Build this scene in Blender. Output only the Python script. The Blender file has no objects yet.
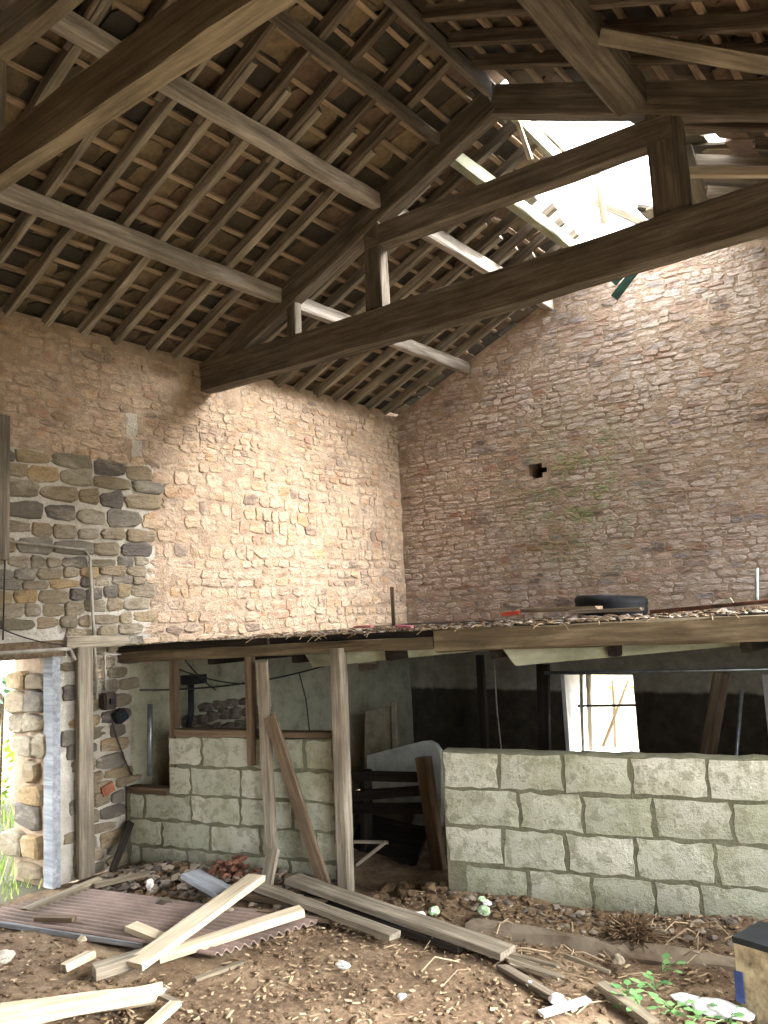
import bpy, math, random
import numpy as np
from mathutils import Vector, Matrix, noise
random.seed(7)
sc = bpy.context.scene
COL = sc.collection
R = random.random
def U(a, b): return a + (b - a) * random.random()

# ------------------------------------------------------------ camera
F = 828.0; EYE = Vector((0, 0, 1.75))
Yc = Vector((628, 67.6, F)).normalized()
mx = Vector((-1108, 154.0, F)).normalized()
Xc = -(mx - mx.dot(Yc) * Yc); Xc.normalize()
Zc = Xc.cross(Yc)
CM = Matrix((Xc, Yc, Zc))                      # world = CM @ (right, down, forward)
cam = bpy.data.cameras.new('camera'); co = bpy.data.objects.new('camera', cam); COL.objects.link(co)
rt, dn, fw = CM.col[0], CM.col[1], CM.col[2]
co.matrix_world = Matrix.Translation(EYE) @ Matrix((rt, -dn, -fw)).transposed().to_4x4()
cam.sensor_fit = 'HORIZONTAL'; cam.sensor_width = 36; cam.lens = F / 768 * 36; cam.clip_start = .05
sc.camera = co
def ray(x, y): return CM @ Vector(((x - 384) / F, (y - 512) / F, 1))
def onpl(x, y, p, n):
    r = ray(x, y); n = Vector(n); return EYE + r * ((Vector(p) - EYE).dot(n) / r.dot(n))
def gp(x, y, z=0.0): return onpl(x, y, (0, 0, z), (0, 0, 1))
def wl(x, y, X=-5.4): return onpl(x, y, (X, 0, 0), (1, 0, 0))
def wg(x, y, Y=7.55): return onpl(x, y, (0, Y, 0), (0, 1, 0))
FA = Vector((-5.35, 3.85, 0)); FD = Vector((4.2, .9, 0)).normalized(); FN = Vector((FD.y, -FD.x, 0))
def fr(x, y, off=0.0): return onpl(x, y, FA + FN * off, FN)   # plane of the stall fronts
def fu(x, y): return (fr(x, y) - FA).dot(FD)

# ------------------------------------------------------------ tagging
def tag(o, label=None, cat=None, group=None, kind=None):
    if label: o['label'] = label
    if cat: o['category'] = cat
    if group: o['group'] = group
    if kind: o['kind'] = kind
    return o
ORD = ['first', 'second', 'third', 'fourth', 'fifth', 'sixth', 'seventh', 'eighth', 'ninth', 'tenth', 'eleventh', 'twelfth',
       'thirteenth', 'fourteenth', 'fifteenth', 'sixteenth', 'seventeenth', 'eighteenth', 'nineteenth', 'twentieth',
       'twenty-first', 'twenty-second', 'twenty-third', 'twenty-fourth', 'twenty-fifth', 'twenty-sixth']
def empty(name, loc):
    o = bpy.data.objects.new(name, None); COL.objects.link(o); o.location = loc; return o
def link(name, me, parent=None, mw=None):
    o = bpy.data.objects.new(name, me); COL.objects.link(o)
    mw = mw or Matrix.Identity(4)
    if parent is not None:
        o.parent = parent
        pm = parent.matrix_basis.copy()
        if parent.parent is not None: pm = parent.parent.matrix_basis @ pm
        o.matrix_basis = pm.inverted() @ mw
    else: o.matrix_basis = mw
    return o

# ------------------------------------------------------------ materials
def srgb(c):
    f = lambda v: v / 12.92 if v <= .04045 else ((v + .055) / 1.055) ** 2.4
    return tuple(f(v / 255.0) for v in c) + (1,)
class NT:
    def __init__(s, name, rough=.9):
        s.m = bpy.data.materials.new(name); s.m.use_nodes = True; s.t = s.m.node_tree
        s.b = s.t.nodes['Principled BSDF']; s.b.inputs['Roughness'].default_value = rough
        s.b.inputs['Specular IOR Level'].default_value = .2
    def n(s, ty, **kw):
        x = s.t.nodes.new(ty)
        for k, v in kw.items(): setattr(x, k, v)
        return x
    def l(s, a, b): s.t.links.new(a, b)
    def coord(s, kind='Object', scale=(1, 1, 1), rnd=False):
        if kind == 'World': c = s.n('ShaderNodeNewGeometry').outputs['Position']
        else: c = s.n('ShaderNodeTexCoord').outputs[kind]
        mp = s.n('ShaderNodeMapping'); mp.inputs['Scale'].default_value = scale
        s.l(c, mp.inputs['Vector'])
        if rnd:
            oi = s.n('ShaderNodeObjectInfo'); ml = s.n('ShaderNodeMath', operation='MULTIPLY'); ml.inputs[1].default_value = 37
            s.l(oi.outputs['Random'], ml.inputs[0])
            cb = s.n('ShaderNodeCombineXYZ')
            for i in range(3): s.l(ml.outputs[0], cb.inputs[i])
            s.l(cb.outputs[0], mp.inputs['Location'])
        return mp.outputs[0]
    def noise(s, vec, scale=5, detail=6, rough=.6, dist=0):
        x = s.n('ShaderNodeTexNoise'); x.inputs['Scale'].default_value = scale; x.inputs['Detail'].default_value = detail
        x.inputs['Roughness'].default_value = rough; x.inputs['Distortion'].default_value = dist
        s.l(vec, x.inputs['Vector']); return x.outputs['Fac']
    def ramp(s, fac, stops, interp='LINEAR'):
        x = s.n('ShaderNodeValToRGB'); x.color_ramp.interpolation = interp
        e = x.color_ramp.elements
        while len(e) < len(stops): e.new(.5)
        for i, (p, c) in enumerate(stops):
            e[i].position = p; e[i].color = c if len(c) == 4 else srgb(c)
        s.l(fac, x.inputs[0]); return x.outputs[0]
    def mask(s, fac, a, b):
        x = s.n('ShaderNodeMapRange'); x.inputs[1].default_value = a; x.inputs[2].default_value = b
        s.l(fac, x.inputs[0]); return x.outputs[0]
    def mix(s, fac, a, b, mode='MIX'):
        x = s.n('ShaderNodeMix', data_type='RGBA', blend_type=mode)
        if hasattr(fac, 'links') : s.l(fac, x.inputs[0])
        else: x.inputs[0].default_value = fac
        for i, v in ((6, a), (7, b)):
            if hasattr(v, 'links'): s.l(v, x.inputs[i])
            else: x.inputs[i].default_value = v if len(v) == 4 else srgb(v)
        return x.outputs[2]
    def math(s, op, a, b=0.0):
        x = s.n('ShaderNodeMath', operation=op)
        for i, v in ((0, a), (1, b)):
            if hasattr(v, 'links'): s.l(v, x.inputs[i])
            else: x.inputs[i].default_value = v
        return x.outputs[0]
    def col(s, c): s.l(c, s.b.inputs['Base Color'])
    def bump(s, h, dist=.01, strength=1.0):
        x = s.n('ShaderNodeBump'); x.inputs['Distance'].default_value = dist; x.inputs['Strength'].default_value = strength
        s.l(h, x.inputs['Height']); s.l(x.outputs[0], s.b.inputs['Normal'])

def wood(name, a, b, c, bump=.004, rough=.85, grain=22):
    m = NT(name, rough)
    v = m.coord('Object', (1.2, grain, grain), rnd=True)
    f = m.noise(v, 1.6, 8, .65, .4)
    v2 = m.coord('Object', (1, 2, 2), rnd=True)
    f2 = m.noise(v2, 2.2, 4, .6)
    base = m.ramp(f, [(.28, a), (.5, b), (.72, c)])
    st = m.mask(f2, .42, .68)
    base = m.mix(m.math('MULTIPLY', st, .6), base, a)
    oi = m.n('ShaderNodeObjectInfo'); k = m.mask(oi.outputs['Random'], 0, 1)
    hv = m.n('ShaderNodeHueSaturation'); m.l(base, hv.inputs['Color'])
    mr = m.n('ShaderNodeMapRange'); mr.inputs[3].default_value = .82; mr.inputs[4].default_value = 1.15
    m.l(oi.outputs['Random'], mr.inputs[0]); m.l(mr.outputs[0], hv.inputs['Value'])
    m.col(hv.outputs[0]); m.bump(f, bump); return m.m
def stone(name, cols, dirt, cover, moss=None, bump=.03, cov=(.44, .6), covk=.85):
    m = NT(name, .95)
    isl = m.n('ShaderNodeNewGeometry').outputs['Random Per Island']
    base = m.ramp(isl, [(i / (len(cols)), c) for i, c in enumerate(cols)], 'CONSTANT')
    v = m.coord('World')
    v2 = m.coord('World', (1, 1, 1.9))
    f = m.noise(v2, 11, 10, .75); g = m.noise(v, 60, 6, .8); big = m.noise(v2, 2.6, 8, .7)
    base = m.mix(m.math('MULTIPLY', m.mask(f, .5, .62), .7), base, dirt)
    base = m.mix(m.math('MULTIPLY', m.mask(big, *cov), covk), base, m.ramp(m.noise(v2, 16, 8, .8), [(.35, dirt), (.5, cover), (.65, tuple(min(255, c + 22) for c in cover))]))
    base = m.mix(m.math('MULTIPLY', m.mask(g, .55, .68), .4), base, tuple(c * .6 for c in dirt))
    if moss:
        (px, py, pz), rad, colr = moss
        d = m.n('ShaderNodeVectorMath', operation='DISTANCE'); d.inputs[1].default_value = (px, py, pz); m.l(v, d.inputs[0])
        k = m.math('MULTIPLY', m.mask(d.outputs['Value'], rad, rad * .3), m.mask(m.noise(v2, 5, 8, .75), .46, .56))
        base = m.mix(m.math('MULTIPLY', k, .75), base, colr)
    m.col(base)
    m.bump(m.math('ADD', f, m.math('MULTIPLY', g, .35)), bump); return m.m
def plain(name, c, rough=.6, metal=0, var=.25, scale=12, c2=None):
    m = NT(name, rough); m.b.inputs['Metallic'].default_value = metal
    v = m.coord('Object', rnd=True); f = m.noise(v, scale, 6, .65)
    c2 = c2 or tuple(x * (1 - var) for x in c)
    m.col(m.ramp(f, [(.35, c2), (.62, c)])); m.bump(f, .002); return m.m

M = {}
M['truss'] = wood('truss_wood', (68, 62, 54), (112, 103, 91), (148, 138, 124), .008)
M['tan'] = wood('tan_wood', (88, 81, 68), (138, 127, 108), (172, 160, 138), .006)
M['purlin'] = wood('purlin_wood', (112, 104, 94), (164, 156, 146), (204, 198, 190), .005, grain=16)  # pale tone carries the light falling on the purlins
M['rafter'] = wood('rafter_wood', (62, 54, 46), (108, 97, 84), (150, 138, 122))
M['rafter_pale'] = wood('pale_rafter_wood', (96, 89, 78), (156, 147, 131), (200, 192, 176))
M['batten'] = wood('batten_wood', (112, 94, 76), (158, 138, 115), (186, 166, 142))
M['grey'] = wood('weathered_wood', (96, 88, 76), (152, 142, 125), (192, 182, 164))
M['brown'] = wood('brown_wood', (74, 62, 50), (116, 99, 80), (148, 130, 108))
M['fresh'] = wood('fresh_wood', (158, 142, 116), (206, 192, 166), (230, 220, 200))
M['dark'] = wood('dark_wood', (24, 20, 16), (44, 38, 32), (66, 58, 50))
M['bluegrey'] = wood('painted_jamb', (120, 124, 130), (168, 174, 182), (200, 204, 208))
M['palegreen'] = wood('pale_green_paint', (110, 112, 92), (158, 160, 138), (186, 188, 166), .002, grain=4)
M['fascia'] = wood('fascia_wood', (66, 57, 44), (110, 97, 77), (150, 136, 112), .008, grain=14)
M['buff'] = stone('buff_rubble', [(184, 156, 126), (194, 168, 138), (158, 136, 112), (186, 152, 116), (148, 132, 120), (200, 174, 152),
                                  (172, 142, 120), (138, 122, 110), (192, 160, 132), (178, 142, 120)], (142, 120, 96), (202, 180, 156),
                  moss=(tuple(wl(318, 556)), .13, (140, 156, 84)), cov=(.4, .54))
M['gable'] = stone('gable_rubble', [(192, 164, 148), (206, 184, 170), (164, 140, 126), (196, 164, 142), (156, 146, 142), (212, 196, 184),
                                    (166, 140, 126), (128, 112, 104), (192, 164, 144), (172, 130, 106)], (142, 122, 108), (208, 192, 178),
                   moss=((-3.3, 7.5, 2.8), 1.0, (140, 152, 98)), cov=(.4, .54))
M['olive'] = stone('grey_olive_stone', [(150, 138, 116), (132, 124, 106), (164, 146, 116), (116, 110, 102), (158, 142, 118), (138, 132, 122),
                                        (178, 152, 114), (108, 102, 98), (150, 138, 120), (166, 156, 136)], (118, 106, 88), (186, 176, 158), cov=(.5, .62), covk=.6)
def mortar(name, a, b, c):
    m = NT(name, .95); v = m.coord('World'); f = m.noise(v, 6, 10, .7); g = m.noise(v, 45, 5, .7)
    m.col(m.mix(m.mask(g, .4, .7), m.ramp(f, [(.3, a), (.5, b), (.7, c)]), b))
    m.bump(m.math('ADD', f, g), .02); return m.m
M['mort_buff'] = mortar('buff_mortar', (126, 108, 90), (176, 154, 132), (208, 190, 170))
M['mort_white'] = mortar('lime_mortar', (150, 140, 124), (200, 194, 182), (228, 224, 216))
M['whitewash'] = mortar('whitewashed_plaster', (124, 122, 100), (184, 184, 160), (208, 206, 184))
def tarwall():
    m = NT('tarred_plaster', .9); v = m.coord('World'); sp = m.n('ShaderNodeSeparateXYZ'); m.l(v, sp.inputs[0])
    f = m.noise(v, 7, 8, .7)
    z = m.math('ADD', sp.outputs[2], m.math('MULTIPLY', f, .06))
    k = m.mask(z, .915, .945)
    m.col(m.mix(k, m.ramp(f, [(.3, (58, 53, 46)), (.7, (88, 81, 69))]), m.ramp(f, [(.35, (138, 134, 120)), (.65, (172, 168, 152))])))
    m.bump(f, .01); return m.m
M['tar'] = tarwall()
def slate():
    m = NT('stone_slate', .9)
    isl = m.n('ShaderNodeNewGeometry').outputs['Random Per Island']
    base = m.ramp(isl, [(0, (108, 96, 78)), (.2, (82, 75, 64)), (.4, (142, 124, 98)), (.6, (72, 68, 62)), (.8, (122, 102, 86))], 'CONSTANT')
    v = m.coord('World'); f = m.noise(v, 14, 8, .7)
    m.col(m.mix(m.math('MULTIPLY', m.mask(f, .4, .7), .6), base, (64, 56, 46))); m.bump(f, .01); return m.m
M['slate'] = slate()
def block(name, tint):
    m = NT(name, .95)
    isl = m.n('ShaderNodeNewGeometry').outputs['Random Per Island']
    base = m.ramp(isl, [(0, (200, 202, 184)), (.25, (188, 191, 172)), (.5, (212, 212, 196)), (.75, (196, 197, 180))], 'CONSTANT')
    v = m.coord('World'); f = m.noise(v, 3.2, 6, .65); g = m.noise(v, 60, 6, .75); h = m.noise(v, 14, 6, .7)
    base = m.mix(m.math('MULTIPLY', m.mask(f, .46, .66), .6), base, tint)
    base = m.mix(m.math('MULTIPLY', m.mask(h, .5, .58), .6), base, (148, 147, 122))
    base = m.mix(m.math('MULTIPLY', m.mask(g, .6, .75), .5), base, (120, 118, 104))
    sp = m.n('ShaderNodeSeparateXYZ'); m.l(v, sp.inputs[0])
    low_tone = m.mask(m.math('ADD', sp.outputs[2], m.math('MULTIPLY', f, .25)), .3, .12)  # darker towards the foot of the wall, with a noisy edge
    base = m.mix(m.math('MULTIPLY', low_tone, .5), base, (112, 110, 92))
    m.col(base); m.bump(m.math('ADD', g, m.math('MULTIPLY', h, 1.5)), .014); return m.m
M['block'] = block('concrete_block', (160, 162, 126))
M['joint'] = mortar('block_joint', (96, 98, 78), (128, 128, 106), (150, 148, 128))
def soil():
    m = NT('trodden_soil', .97); v = m.coord('World')
    f = m.noise(v, 1.1, 10, .7); g = m.noise(v, 30, 8, .75); h = m.noise(v, 7, 8, .75)
    c = m.ramp(f, [(.38, (80, 64, 50)), (.5, (128, 106, 84)), (.6, (164, 144, 118))])
    c = m.mix(m.math('MULTIPLY', m.mask(g, .5, .7), .7), c, (170, 152, 128))
    c = m.mix(m.math('MULTIPLY', m.mask(h, .52, .7), .6), c, (76, 64, 53))
    m.col(c); m.bump(m.math('ADD', g, h), .02); return m.m
M['soil'] = soil()
def veg(name, a, b):
    m = NT(name, .6); isl = m.n('ShaderNodeNewGeometry').outputs['Random Per Island']
    m.col(m.ramp(isl, [(0, a), (1, b)]))
    m.b.inputs['Subsurface Weight'].default_value = 0
    return m.m
M['leaf'] = veg('leaf', (74, 120, 74), (128, 168, 104))
M['lime'] = veg('yellow_green_leaf', (130, 170, 60), (200, 215, 110))  # yellow-green leaf colour of the outdoor shrubs
M['ivy'] = veg('ivy_leaf', (70, 110, 90), (120, 160, 120))
M['grass'] = veg('grass_blade', (110, 150, 60), (190, 200, 110))
M['chip'] = veg('wood_chip', (104, 84, 64), (188, 168, 138))
M['crumb'] = veg('dark_rubble', (72, 66, 60), (158, 146, 132))
M['metal'] = plain('galvanised_pipe', (150, 156, 160), .4, .7)
M['pipe_grey'] = plain('grey_painted_pipe', (178, 172, 160), .5)
M['rust'] = plain('rusty_iron', (96, 62, 44), .8, .1, .5)
M['sheet'] = plain('pink_fibre_sheet', (164, 143, 134), .8, 0, .25, 2.2, (116, 103, 93))
M['enamel'] = plain('white_enamel', (228, 234, 228), .35, 0, .15, 6)
M['beige'] = plain('beige_paint', (176, 168, 146), .6, 0, .2)
M['rubber'] = plain('black_rubber', (34, 35, 38), .65)
M['plasticdark'] = plain('dark_plastic', (70, 58, 52), .5)
M['plasticblack'] = plain('black_plastic', (36, 40, 44), .45)
M['cable'] = plain('cable_sheath', (60, 56, 52), .6)
M['white'] = plain('white_paper', (236, 236, 232), .7, 0, .1)
M['green'] = plain('green_paint', (150, 190, 130), .5, 0, .3, 40, (226, 236, 222))
M['kerb'] = plain('dirty_concrete', (134, 122, 106), .95, 0, .3, 6, (96, 82, 66))
M['darkgreen'] = plain('dark_green_strip', (44, 74, 62), .6, 0, .3)
M['red'] = plain('red_plastic', (196, 80, 60), .5, 0, .2)
M['pink'] = plain('pink_plastic', (214, 130, 140), .5, 0, .2)
M['blue'] = plain('blue_paint', (60, 76, 130), .5, 0, .2)
M['rustheap'] = plain('rusty_brown_matter', (132, 92, 74), .9, 0, .5, 30)
M['dirt'] = plain('dry_dirt', (124, 102, 78), .95, 0, .5, 30)
M['brick'] = plain('red_brick', (170, 110, 84), .9, 0, .3)
M['blackhole'] = plain('dark_recess', (40, 34, 28), 1)

# ------------------------------------------------------------ mesh helpers
def mesh(name, V, Fc, mats, mi=None, smooth=False):
    me = bpy.data.meshes.new(name); me.from_pydata([tuple(v) for v in V], [], [tuple(f) for f in Fc])
    for m in (mats if isinstance(mats, (list, tuple)) else [mats]): me.materials.append(m)
    if mi is not None: me.polygons.foreach_set('material_index', mi)
    if smooth: me.polygons.foreach_set('use_smooth', [True] * len(me.polygons))
    me.update(); return me
class MB:
    def __init__(s): s.V = []; s.F = []; s.I = []
    def add(s, V, Fc, mi=0):
        b = len(s.V); s.V += [Vector(v) for v in V]; s.F += [tuple(b + i for i in f) for f in Fc]; s.I += [mi] * len(Fc)
    def box(s, a, b, mi=0):
        x0, y0, z0 = a; x1, y1, z1 = b
        s.add([(x0, y0, z0), (x1, y0, z0), (x1, y1, z0), (x0, y1, z0), (x0, y0, z1), (x1, y0, z1), (x1, y1, z1), (x0, y1, z1)],
              [(0, 3, 2, 1), (4, 5, 6, 7), (0, 1, 5, 4), (1, 2, 6, 5), (2, 3, 7, 6), (3, 0, 4, 7)], mi)
    def prism(s, poly, ax, a, b, mi=0):            # poly in the two other axes
        n = len(poly)
        def P(u, v, w): return {'x': (w, u, v), 'y': (u, w, v), 'z': (u, v, w)}[ax]
        V = [P(u, v, a) for u, v in poly] + [P(u, v, b) for u, v in poly]
        s.add(V, [tuple(range(n)), tuple(range(2 * n - 1, n - 1, -1))] + [(i, i + n, (i + 1) % n + n, (i + 1) % n) for i in range(n)], mi)
    def build(s, name, mats, parent=None, mw=None, smooth=False):
        me = mesh(name, s.V, s.F, mats, s.I, smooth)
        import bmesh
        bm = bmesh.new(); bm.from_mesh(me); bmesh.ops.recalc_face_normals(bm, faces=bm.faces); bm.to_mesh(me); bm.free()
        return link(name, me, parent, mw)
def beam(name, p0, p1, w, h, mat, parent=None, up=(0, 0, 1), jit=.004, seg=.18, taper=1.0, bow=0.0, cham=.12, rag=0.0, topw=None):
    """timber from p0 to p1 (centre line); w sideways, h along 'up'."""
    p0 = Vector(p0); p1 = Vector(p1); d = p1 - p0; L = d.length; x = d.normalized()
    y = Vector(up).cross(x)
    if y.length < 1e-4: y = Vector((0, 1, 0)).cross(x)
    y.normalize(); z = x.cross(y)
    mw = Matrix((x, y, z)).transposed().to_4x4(); mw.translation = p0
    n = max(2, int(L / seg)); c = min(w, h) * cham; sd = R() * 100
    V = []; Fc = []
    for i in range(n + 1):
        t = i / n; k = 1 + (taper - 1) * t; ww = w / 2 * k; hh = h / 2 * k
        b = bow * math.sin(math.pi * t)
        ring = [(-ww + c, -hh), (ww - c, -hh), (ww, -hh + c), (ww, hh - c), (ww - c, hh), (-ww + c, hh), (-ww, hh - c), (-ww, -hh + c)]
        for j, (a, e) in enumerate(ring):
            q = noise.noise_vector(Vector((t * L * 2.2 + sd, j * 1.7, sd)))
            xx = t * L
            if rag and i in (0, n): xx += (U(0, rag) if i == n else -U(0, rag))
            V.append((xx, a + q.x * jit * 2, e + q.y * jit * 2 + b))
    for i in range(n):
        for j in range(8):
            a = i * 8 + j; b2 = i * 8 + (j + 1) % 8
            Fc.append((a, a + 8, b2 + 8, b2))
    Fc.append(tuple(range(8))); Fc.append(tuple(n * 8 + j for j in range(7, -1, -1)))
    m = MB(); m.add(V, Fc); return m.build(name, mat, parent, mw)
def tube_geo(m, pts, r, k=8, mi=0):
    pts = [Vector(p) for p in pts]; V = []; Fc = []
    for i, p in enumerate(pts):
        d = (pts[min(i + 1, len(pts) - 1)] - pts[max(i - 1, 0)]).normalized()
        a = d.cross(Vector((.13, .21, .97)) if abs(d.z) < .9 else Vector((1, 0, 0))).normalized(); b = d.cross(a)
        for j in range(k):
            t = j / k * math.tau; V.append(p + a * math.cos(t) * r + b * math.sin(t) * r)
    for i in range(len(pts) - 1):
        for j in range(k): Fc.append((i * k + j, i * k + (j + 1) % k, (i + 1) * k + (j + 1) % k, (i + 1) * k + j))
    Fc.append(tuple(range(k))); Fc.append(tuple((len(pts) - 1) * k + j for j in range(k)))
    m.add(V, Fc, mi)
def tube(name, pts, r, mat, parent=None, k=8):
    m = MB(); tube_geo(m, pts, r, k); return m.build(name, mat, parent, smooth=True)
def lump(m, c, r, sq=(1, 1, .6), j=.25, mi=0, seed=None):
    # irregular stone from an icosphere-like shape
    ph = (1 + 5 ** .5) / 2
    B = [(-1, ph, 0), (1, ph, 0), (-1, -ph, 0), (1, -ph, 0), (0, -1, ph), (0, 1, ph), (0, -1, -ph), (0, 1, -ph), (ph, 0, -1), (ph, 0, 1), (-ph, 0, -1), (-ph, 0, 1)]
    T = [(0, 11, 5), (0, 5, 1), (0, 1, 7), (0, 7, 10), (0, 10, 11), (1, 5, 9), (5, 11, 4), (11, 10, 2), (10, 7, 6), (7, 1, 8), (3, 9, 4), (3, 4, 2), (3, 2, 6), (3, 6, 8), (3, 8, 9), (4, 9, 5), (2, 4, 11), (6, 2, 10), (8, 6, 7), (9, 8, 1)]
    a = R() * 6.3; ca, sa = math.cos(a), math.sin(a); V = []
    for v in B:
        q = Vector(v).normalized() * r * U(1 - j, 1 + j); q = Vector((q.x * sq[0], q.y * sq[1], q.z * sq[2]))
        V.append(Vector((q.x * ca - q.y * sa, q.x * sa + q.y * ca, q.z)) + Vector(c))
    m.add(V, T, mi)

# ------------------------------------------------------------ dimensions
XL, XR, YG, YB = -5.4, .54, 7.55, -2.2
XM = -2.43; SL = .43
def zr(X): return 3.95 + SL * (X - XL) if X <= XM else 3.95 + SL * (XM - XL) - SL * (X - XM)   # underside of the rafters
Y1, Y2 = 1.815, 4.72

# ------------------------------------------------------------ rubble walls
def rubble(m, org, ud, nd, L, top, size, skip, zone, base=0.0, prot=.02):
    """courses of irregular stones on plane org + ud*u + z ; nd = normal into the room"""
    org = Vector(org); ud = Vector(ud); nd = Vector(nd)
    z = base; row = 0
    while z < 5.6:
        h0 = None; u = -U(0, .2); row += 1
        hmin, hmax, wmin, wmax = size(L * .5, z)
        ch = U(hmin, hmax)
        while u < L:
            a, b, wa, wb = size(u, z + .05)
            w = U(wa, wb); h = ch * U(.8, 1.08)
            if b > hmax * 1.25: h = min(b, ch * 1.35)
            cu = u + w / 2; cz = z + ch / 2 + .022 * noise.noise(Vector((u * .9, z * 2, 3)))*2 + U(-.008, .008)
            u += w + U(-.004, .012)
            if cu < 0.02 or cu > L - .02 or cz + h * .45 > top(cu) or skip(cu, cz, w, h): continue
            mi, pr = zone(cu, cz)
            n = 14; V = []; p = (5.0 if mi == 2 else 3.0) + 3.5 * R()
            hw, hh = w * .5, h * .5
            rot = U(-.06, .06); off = U(-.6, 1) * prot * .8 * pr
            ti = U(-.16, .16); tj = U(-.16, .16)
            rings = [(1.0, -.012), (.95, prot * .6 * pr), (.8, prot * pr)]
            jit = [U(.93, 1.06) if mi == 2 else U(.8, 1.1) for _ in range(n)]
            sk = U(-.35, .35)
            ph = U(0, .6)
            for sc_, dp in rings:
                for k in range(n):
                    t = k / n * math.tau + ph; c, s = math.cos(t), math.sin(t)
                    rr = (abs(c) ** p + abs(s) ** p) ** (-1 / p) * jit[k] * sc_
                    x = c * rr * hw; y = s * rr * hh * (1 + sk * c)
                    x, y = x - y * rot, y + x * rot
                    V.append(org + ud * (cu + x) + Vector((0, 0, cz + y)) + nd * (dp + (off + ti * x * .3 + tj * y * .3 + U(-.003, .003) if dp > 0 else 0)))
            V.append(org + ud * cu + Vector((0, 0, cz)) + nd * (prot * pr + off + U(-.002, .004)))
            Fc = []
            for q in range(2):
                for k in range(n):
                    k2 = (k + 1) % n; Fc.append((q * n + k, q * n + k2, (q + 1) * n + k2, (q + 1) * n + k))
            for k in range(n): Fc.append((2 * n + k, 2 * n + (k + 1) % n, 3 * n))
            m.add(V, Fc, mi)
        z += ch + .002
def facing(m, org, ud, nd, L, top, inside, zone, step=.05, amp=.012):
    """displaced mortar face"""
    org = Vector(org); ud = Vector(ud); nd = Vector(nd)
    nu = int(L / step); nz = int(5.5 / step); idx = {}; V = []; Fc = []; I = []
    def vid(i, j):
        if (i, j) not in idx:
            u, z = i * L / nu, j * step; z = min(z, top(u))
            q = Vector((u * 4, z * 5, 7.3)); d = amp * (noise.noise(q) + .5 * noise.noise(q * 2.7))
            idx[(i, j)] = len(V); V.append(org + ud * u + Vector((0, 0, z)) + nd * d)
        return idx[(i, j)]
    for i in range(nu):
        for j in range(nz):
            u = (i + .5) * L / nu; z = (j + .5) * step
            if j * step >= top(u): continue
            if not inside(u, z): continue
            Fc.append((vid(i, j), vid(i + 1, j), vid(i + 1, j + 1), vid(i, j + 1))); I.append(zone(u, z)[0])
    b = len(m.V); m.V += V; m.F += [tuple(b + k for k in f) for f in Fc]; m.I += I

# left wall: u = Y - YB
DY0, DY1, DZ = 2.2, 3.30, 1.53
VY0, VY1, VZ0, VZ1 = wl(361, 669).y, wl(379, 669).y, 1.2, 1.245
def ltop(u): return 3.9 + .05 * noise.noise(Vector((u * 2.3, 0, 0)))
def in_door(u, z, pu=0, pz=0):
    y = u + YB; return DY0 - pu < y < DY1 + pu and z < DZ + .14 + pz
def lzone(u, z):
    y = u + YB
    if z < 1.45 and y > 3.9: return 4, .4
    edge = 4.12 + .18 * noise.noise(Vector((z * 3, 1, 0))) - max(0, 2.0 - z) * .1
    if z < 3.0 + .15 * noise.noise(Vector((y * 2, 5, 0))) and y < edge: return 2, .8
    return 0, .3
def lime(u, z): return abs(u + YB - 3.99 - .03 * math.sin(z * 9)) < .05 and 3.02 < z < 3.42
def lmort(u, z):
    if lime(u, z): return 3, 0
    a = lzone(u, z)[0]
    if a == 4: return 4, 0
    if a == 2: return 3, 0
    return 1, 0
def lsize(u, z):
    if lzone(u, z)[0] == 2: return (.1, .16, .15, .34) if z > 2.25 else (.07, .115, .11, .26)
    return (.045, .09, .07, .2)
m = MB()
LW = YG - YB
rubble(m, (XL, YB, 0), (0, 1, 0), (1, 0, 0), LW, ltop, lsize,
       lambda u, z, w, h: in_door(u, z, w * .5, h * .5) or (lzone(u, z)[0] == 4) or u < 3.4 or lime(u, z), lzone, prot=.02)
facing(m, (XL, YB, 0), (0, 1, 0), (1, 0, 0), LW, lambda u: 3.95,
       lambda u, z: not in_door(u, z) and not (VY0 - .03 < u + YB < VY1 + .03 and VZ0 - .05 < z < VZ1 + .05), lmort)
XO = XL - .55
def lbox(y0, y1, z0, z1): m.box((XO, y0, z0), (XL - .03, y1, z1), 1)
lbox(YB, DY0, -.2, 3.6); lbox(DY0, DY1, DZ + .13, 3.6)
lbox(DY1, VY0, -.2, 3.6); lbox(VY1, YG + .5, -.2, 3.6); lbox(VY0, VY1, -.2, VZ0); lbox(VY0, VY1, VZ1, 3.6)
m.prism([(XO, 3.6), (XL - .03, 3.6), (XL - .03, 3.99), (XO, 3.76)], 'y', YB, YG + .5, 1)
# stones of the door reveal facing the camera
rubble(m, (XO, DY1, 0), (1, 0, 0), (0, -1, 0), .44, lambda u: 1.55, lambda u, z: (.12, .2, .16, .34), lambda u, z, w, h: False, lambda u, z: (2, 1.3), prot=.03)
tag(m.build('wall_left', [M['buff'], M['mort_buff'], M['olive'], M['mort_white'], M['whitewash']], smooth=False), kind='structure')

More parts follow.
